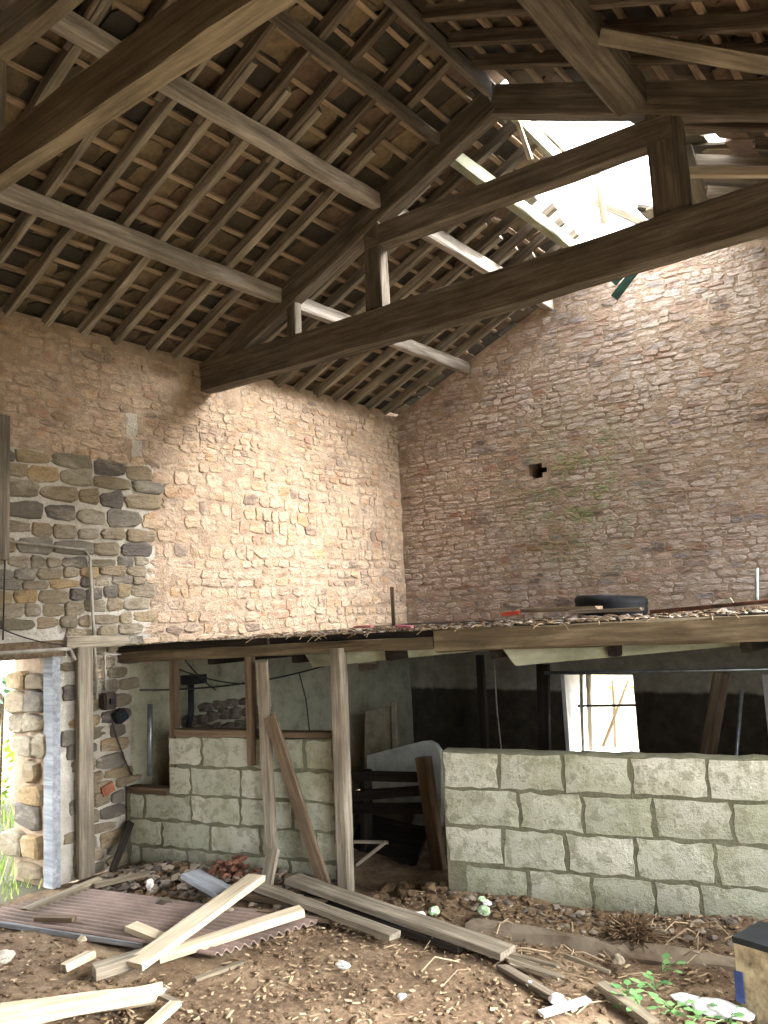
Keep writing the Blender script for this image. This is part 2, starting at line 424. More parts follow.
# gable wall: u = X - XL
W1 = (-3.58, -2.88, .28, 1.05); W2 = (-1.74, -1.0, .28, 1.05)
HOLE = wg(537, 471)
def gtop(u): return zr(XL + u) - .04 + .03 * noise.noise(Vector((u * 3, 9, 0)))
def in_win(x, z, p=0): return any(a - p < x < b + p and c - p < z < d + p for a, b, c, d in (W1, W2))
def in_hole(x, z, p=0): return ((x - HOLE.x) / (.1 + p)) ** 2 + ((z - HOLE.z) / (.085 + p)) ** 2 < 1
m = MB()
def gzone(u, z):
    return (2, .4) if z < 1.45 else (0, .3)
rubble(m, (XL, YG, 0), (1, 0, 0), (0, -1, 0), XR - XL, gtop, lambda u, z: (.038, .078, .08, .24),
       lambda u, z, w, h: z < 1.45 or in_hole(XL + u, z, .025) , gzone, prot=.018)
facing(m, (XL, YG, 0), (1, 0, 0), (0, -1, 0), XR - XL, lambda u: zr(XL + u),
       lambda u, z: not in_win(XL + u, z) and not in_hole(XL + u, z), lambda u, z: (2, 0) if z < 1.45 else (1, 0))
yo = YG + .5; yi = YG + .03
xs = [XL - .5, W1[0], W1[1], W2[0], W2[1], XR + .5]
for i in range(5):
    x0, x1 = xs[i], xs[i + 1]
    if i in (1, 3): m.box((x0, yi, -.2), (x1, yo, .28), 1); m.box((x0, yi, 1.05), (x1, yo, 1.4), 1)
    else: m.box((x0, yi, -.2), (x1, yo, 1.4), 1)
# upper part, with the putlog hole left as a recess
hx0, hx1, hz0, hz1 = HOLE.x - .11, HOLE.x + .11, HOLE.z - .1, HOLE.z + .1
m.box((XL - .55, yi, 1.4), (XR + .5, yo, hz0), 1); m.box((XL - .55, yi, hz0), (hx0, yo, hz1), 1); m.box((hx1, yi, hz0), (XR + .5, yo, hz1), 1)
m.box((hx0, yi + .3, hz0), (hx1, yo, hz1), 3)
m.prism([(XL - .55, hz1), (XR + .5, hz1), (XR + .5, zr(XR + .5)), (XM, zr(XM)), (XL - .55, zr(XL - .55))], 'y', yi, yo, 1)
tag(m.build('wall_gable', [M['gable'], M['mort_buff'], M['tar'], M['blackhole']]), kind='structure')

# the walls beside and behind the viewer
m = MB(); x0, x1 = XR, XR + .5
RO = (.7, 3.7, 2.25); RH = (4.7, 7.1, 1.75, 3.1)
m.box((x0, YB, -.2), (x1, RO[0], 3.6)); m.box((x0, RO[1], -.2), (x1, RH[0], 3.6)); m.box((x0, RH[1], -.2), (x1, YG + .5, 3.6))
m.box((x0, RH[0], -.2), (x1, RH[1], RH[2])); m.box((x0, RH[0], RH[3]), (x1, RH[1], 3.6))
m.box((x0, RO[0], RO[2]), (x1, RO[1], 3.6))
m.prism([(x0, 3.6), (x1, 3.6), (x1, 3.78), (x0, 3.98)], 'y', YB, YG + .5)
tag(m.build('wall_right', M['mort_buff']), kind='structure')
m = MB(); y0, y1 = YB - .5, YB
m.box((XL - .55, y0, -.2), (XR + .5, y1, 3.5))
m.prism([(XL - .55, 3.5), (XR + .5, 3.5), (XR + .5, zr(XR + .5)), (XM, zr(XM)), (XL - .55, zr(XL - .55))], 'y', y0, y1)
tag(m.build('wall_back', M['mort_buff']), kind='structure')

# ------------------------------------------------------------ ground
def gz(x, y):
    a = .035 * noise.noise(Vector((x * 1.3, y * 1.3, 0))) + .016 * noise.noise(Vector((x * 5, y * 5, 2)))
    d = (Vector((x, y, 0)) - FA).dot(FN)           # distance in front of the stalls
    if x > -3.1 and d > -.1: a += .05 * math.exp(-(d / .35) ** 2)
    if -5 < x < -3.7 and 0 < d < .6: a += .05 * math.exp(-((d - .2) / .25) ** 2)
    return a
V = []; Fc = []
xs = np.arange(-5.42, .62, .035); ys = np.concatenate([np.arange(YB, 1.6, .12), np.arange(1.6, 7.6, .035)])
for y in ys:
    for x in xs:
        V.append((x, y, gz(x, y) + .008 * noise.noise(Vector((x * 19, y * 19, 1))) + .005 * noise.noise(Vector((x * 43, y * 43, 4)))))
nx = len(xs)
for j in range(len(ys) - 1):
    for i in range(nx - 1): Fc.append((j * nx + i, j * nx + i + 1, (j + 1) * nx + i + 1, (j + 1) * nx + i))
tag(link('floor', mesh('floor', V, Fc, M['soil'], smooth=True)), kind='structure')
m = MB()
for a, b in (((-40, -40), (XL - .02, 40)), ((XR, -40), (40, 40)), ((XL - .02, 7.58), (XR, 40)), ((XL - .02, -40), (XR, YB))):
    m.add([(a[0], a[1], -.03), (b[0], a[1], -.03), (b[0], b[1], -.03), (a[0], b[1], -.03)], [(0, 1, 2, 3)])
gm = NT('outdoor_grass', .95); v = gm.coord('World'); f = gm.noise(v, 1.5, 8, .7)
gm.col(gm.ramp(f, [(.35, (74, 74, 58)), (.65, (104, 102, 84))])); gm.bump(gm.noise(v, 40, 4), .02)
tag(m.build('ground_outdoors', gm.m), kind='structure')

# ------------------------------------------------------------ roof
def hole_r(x, y):           # opening in the right slope
    n = .1 * noise.noise(Vector((x * 3, y * 3, 11)))
    if 5.08 + n < y < 7.35 + n and x < -1.66 + .12 * noise.noise(Vector((y * 4, 2, 0))): return True
    if (x + 1.22) ** 2 / .02 + (y - 5.78) ** 2 / .03 < 1 + 3 * n: return True
    return False
SA = math.atan(SL)
def slates(m, side):
    cs, sn = math.cos(SA), math.sin(SA)
    ex = .2; xe = XL - .75 if side < 0 else XR + .65
    run = abs(xe - XM) / cs; n = int(run / ex)
    for r in range(n + 2):
        y = YB - .5 - U(0, .2)
        while y < YG + .55:
            w = U(.14, .36); ln = U(.4, .46); yc = y + w / 2; y += w + .004
            s0 = -.14 + r * ex                       # distance up from the eave to the lower edge
            sc_ = s0 + ln / 2
            def pt(s, yy, t):
                s = min(s, run)
                x = xe - side * s * cs; z = zr(xe) + s * sn
                return Vector((x + side * t * sn, yy, z + t * cs))
            xc = xe - side * sc_ * cs
            lo = 0.105; tk = U(.018, .034)
            xm_ = xe - side * (s0 + .1) * cs
            if side > 0 and (hole_r(xc, yc) or hole_r(xm_, yc)): continue
            if side < 0 and xc > XM - .66 and yc > 6.0 + U(-.2, .3): continue
            q = [(-ln / 2, -w / 2), (-ln / 2, w / 2), (ln / 2, w / 2), (ln / 2, -w / 2)]
            q = [(a + U(-.012, .012), b * U(.97, 1.06)) for a, b in q]
            # corners clipped
            poly = []
            for k in range(4):
                a = q[k]; b = q[(k + 1) % 4]
                poly += [(a[0] * .86 + b[0] * .14, a[1] * .86 + b[1] * .14 + U(-.006, .006)), (a[0] * .5 + b[0] * .5 + U(-.008, .008), a[1] * .5 + b[1] * .5), (a[0] * .14 + b[0] * .86, a[1] * .14 + b[1] * .86)]
            tilt = -.09 + U(-.035, .03); tw = U(-.06, .06)
            V = []
            for t in (0, tk):
                for a, b in poly:
                    V.append(pt(sc_ + a, yc + b, lo + t + a * tilt * 1.0 + b * tw + U(-.002, .002) + .022))
            k = len(poly)
            m.add(V, [tuple(range(k)), tuple(range(2 * k - 1, k - 1, -1))] + [(i, (i + 1) % k, (i + 1) % k + k, i + k) for i in range(k)])
m = MB(); slates(m, -1)
m.prism([(XM - .3, zr(XM - .3) + .2), (XM, zr(XM) + .2), (XM, zr(XM) + .23), (XM - .3, zr(XM - .3) + .23)], 'y', YB - .5, 4.95)
tag(m.build('ceiling_left', M['slate']), kind='structure')
m = MB(); slates(m, 1)
m.prism([(XM + .3, zr(XM + .3) + .2), (XM, zr(XM) + .2), (XM, zr(XM) + .23), (XM + .3, zr(XM + .3) + .23)], 'y', YB - .5, 4.85)
tag(m.build('ceiling_right', M['slate']), kind='structure')

def sp(x, off=0):  # point height above the rafter underside plane
    return zr(x) + off
RD = .075
# rafters: left slope in two lapped lengths
GY = [1.0, 1.3] + [2.04 + .295 * i for i in range(9)] + [5.02 + .285 * i for i in range(9)]
for i, y in enumerate(GY):
    j = U(-.02, .02); tw = U(-.04, .03)
    where = 'between the trusses' if 2 <= i < 11 else ('behind the far truss' if i >= 11 else 'over the near tie beam')
    k = i - 2 if 2 <= i < 11 else (i - 11 if i >= 11 else i)
    xe = -3.18 + U(-.03, .03)
    o = beam('rafter', (XL - .25, y + .03 + j, sp(XL - .25, RD / 2 - .012)), (xe, y - .02 + j + tw, sp(xe, RD / 2 - .012)), .05, RD + .01, M['rafter_pale'], up=(-SL, 0, 1), jit=.006)
    tag(o, f'rough lower rafter of the left slope, {ORD[k]} one {where}', 'rafter', 'lower rafters of the left slope')
    y2 = y - .085
    xu = XM - .03 if y < 5.9 else XM - .42 + U(-.08, .1)
    o = beam('rafter', (-3.62, y2 + j + .02, sp(-3.62, RD / 2)), (xu, y2 + j - .02, sp(xu, RD / 2)), .05, RD, M['rafter'], up=(-SL, 0, 1), jit=.006)
    tag(o, f'upper rafter reaching the ridge, left slope, {ORD[k]} one {where}', 'rafter', 'upper rafters of the left slope')
# right slope
RY = [2.35 + .3 * i for i in range(8)]
for i, y in enumerate(RY):
    j = U(-.02, .02)
    o = beam('rafter', (XM + .03, y + j, sp(XM + .03, RD / 2)), (XR + .1, y + j + U(-.03, .03), sp(XR + .1, RD / 2)), .055, RD + .01, M['rafter'], up=(SL, 0, 1), jit=.006)
    tag(o, f'grey rafter of the right slope, {ORD[len(RY) - 1 - i]} in front of the far truss', 'rafter', 'rafters of the right slope')
for i, y in enumerate([5.02 + .3 * q for q in range(8)]):
    x0 = -1.62 + U(-.1, .15)
    if i == 2: x0 = -1.0
    o = beam('rafter', (x0, y, sp(x0, RD / 2)), (XR + .1, y, sp(XR + .1, RD / 2)), .055, RD, M['rafter'], up=(SL, 0, 1), jit=.006, rag=.04)
    tag(o, f'broken rafter by the roof hole, {ORD[i]} one behind the far truss', 'rafter', 'broken rafters by the roof hole')
# battens
nb = 0
x = XL + .1; k = 0
while x < XM - .05:
    y1e = YG - .02 if x < XM - .45 else 5.9
    o = beam('batten', (x, 1.0, sp(x, RD + .014)), (x, y1e, sp(x, RD + .014)), .034, .022, M['batten'], up=(-SL, 0, 1), jit=.005, seg=.3)
    tag(o, f'thin slate batten on the left slope, {ORD[k]} row up from the wall top', 'batten', 'slate battens of the left slope')
    x += .178; k += 1
x = XM + .1; k = 0
while x < XR:
    if x < -1.5: ends = [(1.2, 4.95)]
    elif -1.42 < x < -1.12: ends = [(1.2, 5.5)]
    else: ends = [(1.2, YG - .02)]
    for a, b in ends:
        o = beam('batten', (x, a, sp(x, RD + .014)), (x, b, sp(x, RD + .014)), .034, .022, M['batten'], up=(SL, 0, 1), jit=.005, seg=.3)
        tag(o, f'thin slate batten on the right slope, {ORD[k]} row down from the ridge', 'batten', 'slate battens of the right slope')
    x += .2; k += 1
# purlins and ridge
def purlin(X, w, h, y0, y1, mat, lab, bow=0.0, cat='purlin', name='purlin'):
    s = -1 if X <= XM else 1
    o = beam(name, (X, y0, zr(X) - h / 2 - .002), (X, y1, zr(X) - h / 2 - .002), w, h, mat, up=(s * SL * .0, 0, 1), jit=.006, bow=bow)
    return tag(o, lab, cat, 'roof purlins')
purlin(-4.44, .085, .12, .6, 4.66, M['purlin'], 'lower purlin of the left slope between the two trusses, pale grey timber', -.01)
purlin(-4.44, .085, .12, 4.82, YG + .06, M['purlin'], 'lower purlin behind the far truss, running into the gable wall')
purlin(-3.42, .085, .115, .6, 4.66, M['purlin'], 'middle purlin of the left slope between the trusses, coloured pale as lit, bowed', -.03)
purlin(-3.42, .085, .115, 4.82, YG + .06, M['purlin'], 'middle purlin behind the far truss, coloured pale as lit, ending at the gable wall')
purlin(-2.86, .06, .075, 2.0, 4.66, M['truss'], 'thin upper purlin close under the ridge, in front of the far truss')
purlin(-2.88, .09, .10, 4.82, YG + .04, M['palegreen'], 'upper purlin behind the far truss, green with algae near the roof hole')
purlin(-1.5, .2, .2, .6, 4.66, M['truss'], 'heavy dark purlin of the right slope, coming down to the far truss from above')
o = beam('ridge_board', (XM - .02, .8, zr(XM) - .0), (XM - .02, 4.7, zr(XM) - .02), .04, .10, M['truss'], jit=.004)
tag(o, 'narrow ridge board along the roof peak in front of the far truss', 'ridge board')
o = beam('ridge_board', (XM - .02, 4.85, zr(XM) - .02), (XM - .03, 6.0, zr(XM) - .03), .04, .11, M['palegreen'], jit=.004, rag=.05)
tag(o, 'short broken length of ridge board, green with algae beside the roof hole', 'ridge board')
# diagonal plank nailed below the right slope
pa = onpl(600, 36, (-1.25, 0, zr(-1.25) - .12), (SL, 0, 1)); pb = onpl(775, 66, (-1.25, 0, zr(-1.25) - .12), (SL, 0, 1))
tag(beam('brace_plank', pa, pb + (pb - pa) * .2, .03, .085, M['grey'], up=(SL*.3, -.8, .6), jit=.003), 'pale plank nailed under the right slope, from the heavy purlin to the photo edge', 'plank')

# ------------------------------------------------------------ trusses
def truss(Y, lab, mt, mp, W, zt, ht, bow, zc, qw):
    t = empty('roof_truss', (XM, Y, 3.7)); tag(t, lab, 'roof truss', 'roof trusses')
    beam('tie_beam', (XL - .18, Y, zt), (XR + .2, Y, zt), W, ht, mt, t, jit=.008, seg=.3, bow=bow, cham=.05)
    for s, xe in ((-1, XL - .05), (1, XR + .05)):
        dx = s * .0
        beam('principal_rafter', (xe, Y, zr(xe) - .105), (XM + s * .01, Y, zr(XM) - .105), W * .85, .2, mp, t, up=(s * SL, 0, 1), jit=.008, seg=.3, cham=.07)
    xa = XM - 1.06; xb = XM + 1.1
    beam('collar', (xa - .05, Y, zc), (xb + .05, Y, zc - .02), W * .8, .17, mp, t, jit=.008, seg=.3, cham=.07)
    for X, w in ((xa, qw), (xb, .2)):
        beam('queen_post', (X, Y, zt + ht * .45), (X, Y, zr(X) - .16), w, W * .75, mp, t, up=(0, 1, 0), jit=.006, cham=.07)
    for X in (XM - 1.9, XM + 1.9):
        beam('strut', (X, Y, zt + ht * .45), (X, Y, zr(X) - .18), .09, W * .6, mp, t, up=(0, 1, 0), jit=.004, cham=.07)
    return t
truss(Y1, 'near roof truss with a broad tie beam crossing the upper left corner', M['tan'], M['tan'], .09, 3.83, .2, -.0, 4.43, .13)  # tan material lightens this truss for light coming off the floor
truss(Y2, 'far roof truss with long tie beam, collar and posts across the middle', M['truss'], M['truss'], .13, 3.835, .25, -.03, 4.49, .15)

# bits dangling in the hole
o = beam('broken_lath', wg(597, 168, 6.0), wg(604, 222, 6.0), .05, .02, M['fresh'], rag=.03, up=(0, 1, 0)); tag(o, 'pale broken lath hanging down at the left edge of the roof hole', 'lath')
o = beam('broken_rafter', wg(597, 203, 6.9), wg(650, 226, 6.9), .07, .06, M['tan'], rag=.05); tag(o, 'tan stub of broken timber leaning across the bottom of the roof hole', 'rafter')
o = beam('broken_rafter', wg(690, 172, 5.5), wg(790, 172, 5.5), .06, .06, M['fresh'], rag=.03); tag(o, 'lit yellow timber below the small roof hole, right of the thick post', 'rafter')
o = beam('broken_lath', wg(516, 118, 5.1), wg(530, 158, 5.1), .03, .02, M['fresh'], rag=.03, up=(0, 1, 0)); tag(o, 'small pale lath hanging at the green edge near the truss peak', 'lath')
o = beam('slipped_board', wg(684, 150, 5.6), wg(700, 205, 5.6), .03, .11, M['tan'], rag=.03, up=(1, 0, 0)); tag(o, 'slipped board hanging beside the thick post under the small roof hole', 'board')
for (a, b, l) in (((645, 258), (614, 298), 'longer dark green strip hanging below the far tie beam'), ((636, 258), (613, 283), 'shorter dark green strip hanging below the far tie beam')):
    o = beam('hanging_strip', wg(a[0], a[1], 6.3), wg(b[0], b[1], 6.3), .07, .01, M['darkgreen'], up=(0, 1, 0), jit=.003); tag(o, l, 'strip', 'green strips by the tie beam')

# ------------------------------------------------------------ stall fronts
def P(u, off, z): return FA + FD * u + FN * off + Vector((0, 0, z))   # off > 0 towards the viewer
def block_wall(name, u0, tops, courses, th, ends):
    """courses: list of (z0, z1, joints list in u); th thickness"""
    m = MB()
    for z0, z1, js in courses:
        for a, b in zip(js[:-1], js[1:]):
            a2, b2 = a + .013, b - .012; zz0, zz1 = z0 + .013, z1 - .011
            cx, cz = (a2 + b2) / 2, (zz0 + zz1) / 2
            du, dz_ = (b2 - a2) / 2, (zz1 - zz0) / 2; nU = max(2, int((b2 - a2) / .055)); nZ = 4
            V = []; pr = U(.002, .008); t1, t2 = U(-.008, .008), U(-.01, .01)
            for i in range(nU + 1):
                for j in range(nZ + 1):
                    u = a2 + (b2 - a2) * i / nU; z = zz0 + (zz1 - zz0) * j / nZ
                    edge = i in (0, nU) or j in (0, nZ)
                    off = pr + t1 * (u - cx) + t2 * (z - cz) + .003 * noise.noise(Vector((u * 15, z * 15, 3)))
                    if edge:
                        u += U(-.01, .01) if i in (0, nU) else 0; z += U(-.009, .009) if j in (0, nZ) else 0; off -= .004
                    V.append(P(u, off, z))
            g = lambda i, j: i * (nZ + 1) + j
            Fc = [(g(i, j), g(i + 1, j), g(i + 1, j + 1), g(i, j + 1)) for i in range(nU) for j in range(nZ)]
            rim = [g(i, 0) for i in range(nU + 1)] + [g(nU, j) for j in range(1, nZ + 1)] + [g(i, nZ) for i in range(nU - 1, -1, -1)] + [g(0, j) for j in range(nZ - 1, 0, -1)]
            b0 = len(V); V += [V[q] - FN * .03 for q in rim]; k = len(rim)
            Fc += [(rim[q], rim[(q + 1) % k], b0 + (q + 1) % k, b0 + q) for q in range(k)]
            m.add(V, Fc, 0)
    for (a, b, z0, z1) in ends:       # the mortar core
        nn = max(2, int((b - a) / .08)); V = []
        for i in range(nn + 1):
            u = a + (b - a) * i / nn
            zt = z1 + (.012 * noise.noise(Vector((u * 9, 4, 1))))
            V += [P(u, -.004, z0), P(u, -.004, zt), P(u, -th, zt + .004), P(u, -th, z0)]
        Fc = []
        for i in range(nn):
            for q in range(4): Fc.append((i * 4 + q, i * 4 + (q + 1) % 4, i * 4 + 4 + (q + 1) % 4, i * 4 + 4 + q))
        Fc += [(0, 1, 2, 3), tuple(nn * 4 + q for q in (3, 2, 1, 0))]
        m.add(V, Fc, 1)
    return tag(m.build(name, [M['block'], M['joint']]), kind='structure')
j_top = [fu(x, 790) for x in (444, 500, 564, 632, 709)]; j_2 = [fu(x, 820) for x in (445, 520, 584, 654, 733)]
j_3 = [fu(x, 860) for x in (447, 504, 567, 636, 716)]; j_4 = [fu(x, 890) for x in (466, 528, 592, 655, 700)]
def ext(js, to=6.0):
    js = list(js)
    while js[-1] < to: js.append(js[-1] + .44)
    return js
cs_ = [(.655, .875, ext(j_top)), (.435, .655, ext(j_2)), (.215, .435, ext(j_3)), (-.01, .215, ext(j_4))]
uE = (Vector((XR, 0, 0)) - FA).x / FD.x
cs_ = [(a, b, [q for q in js if q < uE]) for a, b, js in cs_]
block_wall('wall_stall_right', 0, 0, cs_, .12, [(j_top[0] - .005, uE, -.1, .872)])
uA, uB, uC = fu(168, 760), fu(335, 800), fu(130, 850)
def js_l(off, a, b):
    js = [a]; u = a + off
    while u < b - .08: js.append(u); u += .42
    return js + [b]
cl = [(.72, .93, js_l(.3, uA, uB)), (.52, .72, js_l(.2, uA, uB)), (.335, .52, js_l(.14, 0.0, uB)), (.15, .335, js_l(.3, 0.0, uB)), (-.04, .15, js_l(.1, 0.0, uB))]
block_wall('wall_stall_left', 0, 0, cl, .12, [(uA + .005, uB, -.1, .928), (-.03, uA + .02, -.1, .515)])
# timber caps and frames
def fb(name, a, b, w, h, mat, lab, cat, off=.0, up=None, **k):
    p0 = fr(a[0], a[1], off); p1 = fr(b[0], b[1], off)
    o = beam(name, p0, p1, w, h, mat, up=up or (0, 0, 1), **k)
    if lab: tag(o, lab, cat)
    return o
NRM = tuple(FN)
wf = empty('window_frame', P(uA, 0, .94)); tag(wf, 'glassless timber frame standing on the left block wall beside the loft beam', 'window frame')
def fpart(name, u0, z0, u1, z1, w, t=.06, mat=None, parent=None, off=-.03, up=NRM, **k):
    return beam(name, P(u0, off, z0), P(u1, off, z1), w, t, mat or M['brown'], parent, up=up, jit=.002, **k)
u176, u250 = fu(172, 700), fu(251, 700)
fpart('frame_post', u176 + .0, .55, u176, 1.5, .055, parent=wf)
fpart('frame_post', u250, .75, u250, 1.5, .06, parent=wf, off=.0)
fpart('sill', u176 + .03, .955, u250 - .03, .955, .05, .1, parent=wf)
o = fpart('wall_cap', 0.0, .54, uA + .0, .54, .045, .11); tag(o, 'short timber capping the low end of block wall beside the stone wall', 'timber')
o = fpart('wall_cap', u250 + .13, .955, uB - .0, .955, .04, .1); tag(o, 'timber capping the block wall between the loose board and middle post', 'timber')
o = fb('timber_post', (338, 648), (346, 893), .085, .09, M['grey'], 'square timber post holding up the loft edge beside the gap', 'post', off=.05, up=NRM, jit=.004)
o = fb('loose_board', (262, 662), (272, 856), .085, .03, M['grey'], 'tall loose board standing upright against the left block wall', 'board', off=.07, up=NRM, jit=.003)
o = fb('loose_board', (270, 716), (325, 885), .085, .03, M['brown'], 'slanting board leaning against the block wall beside the middle post', 'board', off=.1, up=NRM, jit=.003)
# ------------------------------------------------------------ loft
def lz(u): return 1.585 + .012 * u          # top of the loft edge
m = MB(); y_ = YG
pts = [P(-.1, -.0, 0), P(uE + .02, -.0, 0)]
for (z0, z1) in ((-.06, 0),):
    V = [(XL, 3.86, lz(0) + z0), (XR, 5.10, lz(uE) + z0), (XR, YG, 1.6 + z0), (XL, YG, 1.6 + z0), (XL, 3.86, lz(0) + z1), (XR, 5.10, lz(uE) + z1), (XR, YG, 1.6), (XL, YG, 1.6)]
    m.add(V, [(0, 3, 2, 1), (4, 5, 6, 7), (0, 1, 5, 4), (1, 2, 6, 5), (2, 3, 7, 6), (3, 0, 4, 7)])
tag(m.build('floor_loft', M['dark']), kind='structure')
uS = fu(435, 640)
o = beam('loft_beam', P(-.05, .02, lz(0) - .085), P(uS, .02, lz(uS) - .075), .05, .075, M['fascia'], up=(0, 0, 1), jit=.006); tag(o, 'slim brown beam along the left half of the loft edge', 'beam')
o = beam('loft_edge_board', P(-.05, .035, lz(0) - .02), P(fu(270, 640), .035, lz(1) - .012), .04, .045, M['dark'], jit=.006, rag=.02); tag(o, 'dark rotten board on the left end of the loft edge', 'board')
o = beam('loft_beam', P(uS + .01, .02, lz(uS) - .07), P(uE, .02, lz(uE) - .075), .06, .13, M['fascia'], up=(0, 0, 1), jit=.009); tag(o, 'deep weathered beam along the right half of the loft edge', 'beam')
# painted boards under the loft
def soffit(pA, pB, h0, h1, lab):
    d = (pB - pA); n = Vector((d.y, -d.x, 0)).normalized() * .015
    prof = [(0, 0), (.06, -h0), (1, -h1), (1, 0)]
    V = []
    for s in (1, -1):
        for t, dz_ in prof: V.append(pA + d * t + n * s + Vector((0, 0, dz_)))
    m = MB(); m.add([v - pA for v in V], [(0, 1, 2, 3), (7, 6, 5, 4), (0, 4, 5, 1), (1, 5, 6, 2), (2, 6, 7, 3), (3, 7, 4, 0)])
    tag(m.build('painted_board', M['palegreen'], mw=Matrix.Translation(pA)), lab, 'board', 'pale boards under the loft')
a = gp(303, 650, 1.51); soffit(a, a + Vector((1.1, .5, 0)), .12, .05, 'pale green board under the loft beside the middle post')
a = P(fu(497, 645), -.06, 1.51); soffit(a, a + Vector((1.35, .55, 0)), .13, .05, 'pale green board under the loft above the wall end')
# joists hidden under the deck
for i, xj in enumerate([-4.7, -4.0, -3.3, -2.6, -1.9, -1.2, -.5]):
    y0 = 3.86 + (xj - XL) * .214 + .08
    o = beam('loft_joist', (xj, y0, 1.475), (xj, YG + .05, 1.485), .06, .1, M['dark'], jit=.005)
    tag(o, f'dark joist under the loft, {ORD[i]} one from the left stone wall', 'joist', 'joists under the loft')

# things on the loft
def torus(m, c, Rr, r, ax, kz=1.0, n=40, k=14, tread=True):
    V = []; Fc = []
    for i in range(n):
        a = i / n * math.tau
        for j in range(k):
            b = j / k * math.tau; cb, sb = math.cos(b), math.sin(b)
            p = 5; q = (abs(cb) ** p + abs(sb) ** p) ** (-1 / p)
            rr = Rr + r * cb * q + (-.007 if tread and (i % 2 or j % 5 == 0) and cb > .5 else 0); zz = r * kz * sb * q
            V.append((rr * math.cos(a), rr * math.sin(a), zz))
    for i in range(n):
        for j in range(k): Fc.append((i * k + j, ((i + 1) % n) * k + j, ((i + 1) % n) * k + (j + 1) % k, i * k + (j + 1) % k))
    m.add(V, Fc)
ct = gp(611, 606, 1.66); ct = wg(611, 605, 6.3)
m = MB(); torus(m, 0, .205, .075, 'z', 1.0, 72, 20)
o = m.build('tyre', M['rubber'], mw=Matrix.Translation((ct.x, ct.y, 1.705)) @ Matrix.Rotation(math.radians(4), 4, 'Y'), smooth=True)
tag(o, 'black rubber tyre lying flat on the loft against the gable wall', 'tyre')
def onl(x, y, off=-.1):   # a point over the loft near its front edge
    return fr(x, y, off)
def lb(name, a, b, w, t, mat, lab, cat, off=-.1, **k):
    o = beam(name, fr(*a, off), fr(*b, off), w, t, mat, jit=.003, **k); tag(o, lab, cat); return o
lb('scrap_plank', (526, 611), (596, 608), .12, .022, M['brown'], 'brown scrap plank on the loft edge in front of the tyre', 'plank', -.2, rag=.03)
lb('scrap_plank', (572, 612), (640, 609), .1, .02, M['rafter'], 'grey scrap plank on the loft edge under the tyre', 'plank', -.12, rag=.03)
lb('iron_bar', (650, 612), (770, 601), .03, .02, M['rust'], 'long rusty bar lying on the loft at the right edge', 'bar', -.25)
lb('iron_rod', (757, 604), (757, 568), .016, .016, M['metal'], 'short grey rod standing upright on the loft at the right', 'rod', -.3)
lb('wooden_stake', (394, 626), (392, 587), .022, .03, M['brown'], 'short dark stake standing on the loft near the wall corner', 'stake', -1.6)
lb('loft_scrap', (503, 614), (520, 612), .05, .02, M['red'], 'red scrap of plastic lying on the loft edge left of the planks', 'scrap', -.15)
lb('loft_scrap', (355, 627), (372, 626), .05, .012, M['pink'], 'pink plastic scrap on the loft edge above the middle post', 'scrap', -.15)
lb('loft_scrap', (396, 626), (412, 627), .05, .012, M['pink'], 'pink strip lying on the loft edge by the dark stake', 'scrap', -.15)
lb('loft_scrap', (722, 606), (732, 600), .05, .04, M['beige'], 'small beige block standing on the loft at the right', 'scrap', -.4)
m = MB()
for i in range(1500):
    u = U(0, uE); d = U(0, 1) ** 2 * 1.8 + .02; q = P(u, -d - .0, 0)
    if q.y > YG - .1 or q.x < XL + .05: continue
    lump(m, (q.x, q.y, lz(u) + .006), U(.005, .018) * (1 + d * .5), (1.6, 1, .45), .3, 1 if R() < .6 else 0)
tag(m.build('loft_rubble', [M['crumb'], M['dirt']]), 'loose stone crumbs and dirt strewn over the loft boards', 'rubble', kind='stuff')
m = MB()
for i in range(160):
    u = U(0, uE); q = P(u, U(-.02, .05), lz(u) + .005); a = U(0, 6.3); L_ = U(.03, .1)
    d = Vector((math.cos(a), math.sin(a), U(-.5, .2))).normalized() * L_
    tube_geo(m, [q, q + d * .5 + Vector((0, 0, .01)), q + d], .0025, 4)
tag(m.build('loft_straw', M['chip']), 'straw wisps hanging over the loft edge', 'straw', kind='stuff')

# ------------------------------------------------------------ inside the stalls
wn = empty('pen_hurdle', gp(432, 868, 0)); tag(wn, 'dark wooden pen hurdle with leaning post and three rails inside the gap', 'hurdle')
Ph = gp(440, 868, 0); pn = (0, -1, 0)
def wy(x, y, Y=Ph.y): return onpl(x, y, (0, Y, 0), (0, 1, 0))
beam('post', wy(440, 872), wy(423, 757), .1, .07, M['brown'], wn, up=(0, 1, 0))
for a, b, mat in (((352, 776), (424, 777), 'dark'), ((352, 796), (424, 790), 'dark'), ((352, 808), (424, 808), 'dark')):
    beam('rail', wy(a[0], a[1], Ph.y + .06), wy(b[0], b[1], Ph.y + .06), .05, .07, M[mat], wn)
beam('stile', wy(366, 770, Ph.y + .12), wy(366, 868, Ph.y + .12), .05, .09, M['dark'], wn, up=(0, 1, 0))
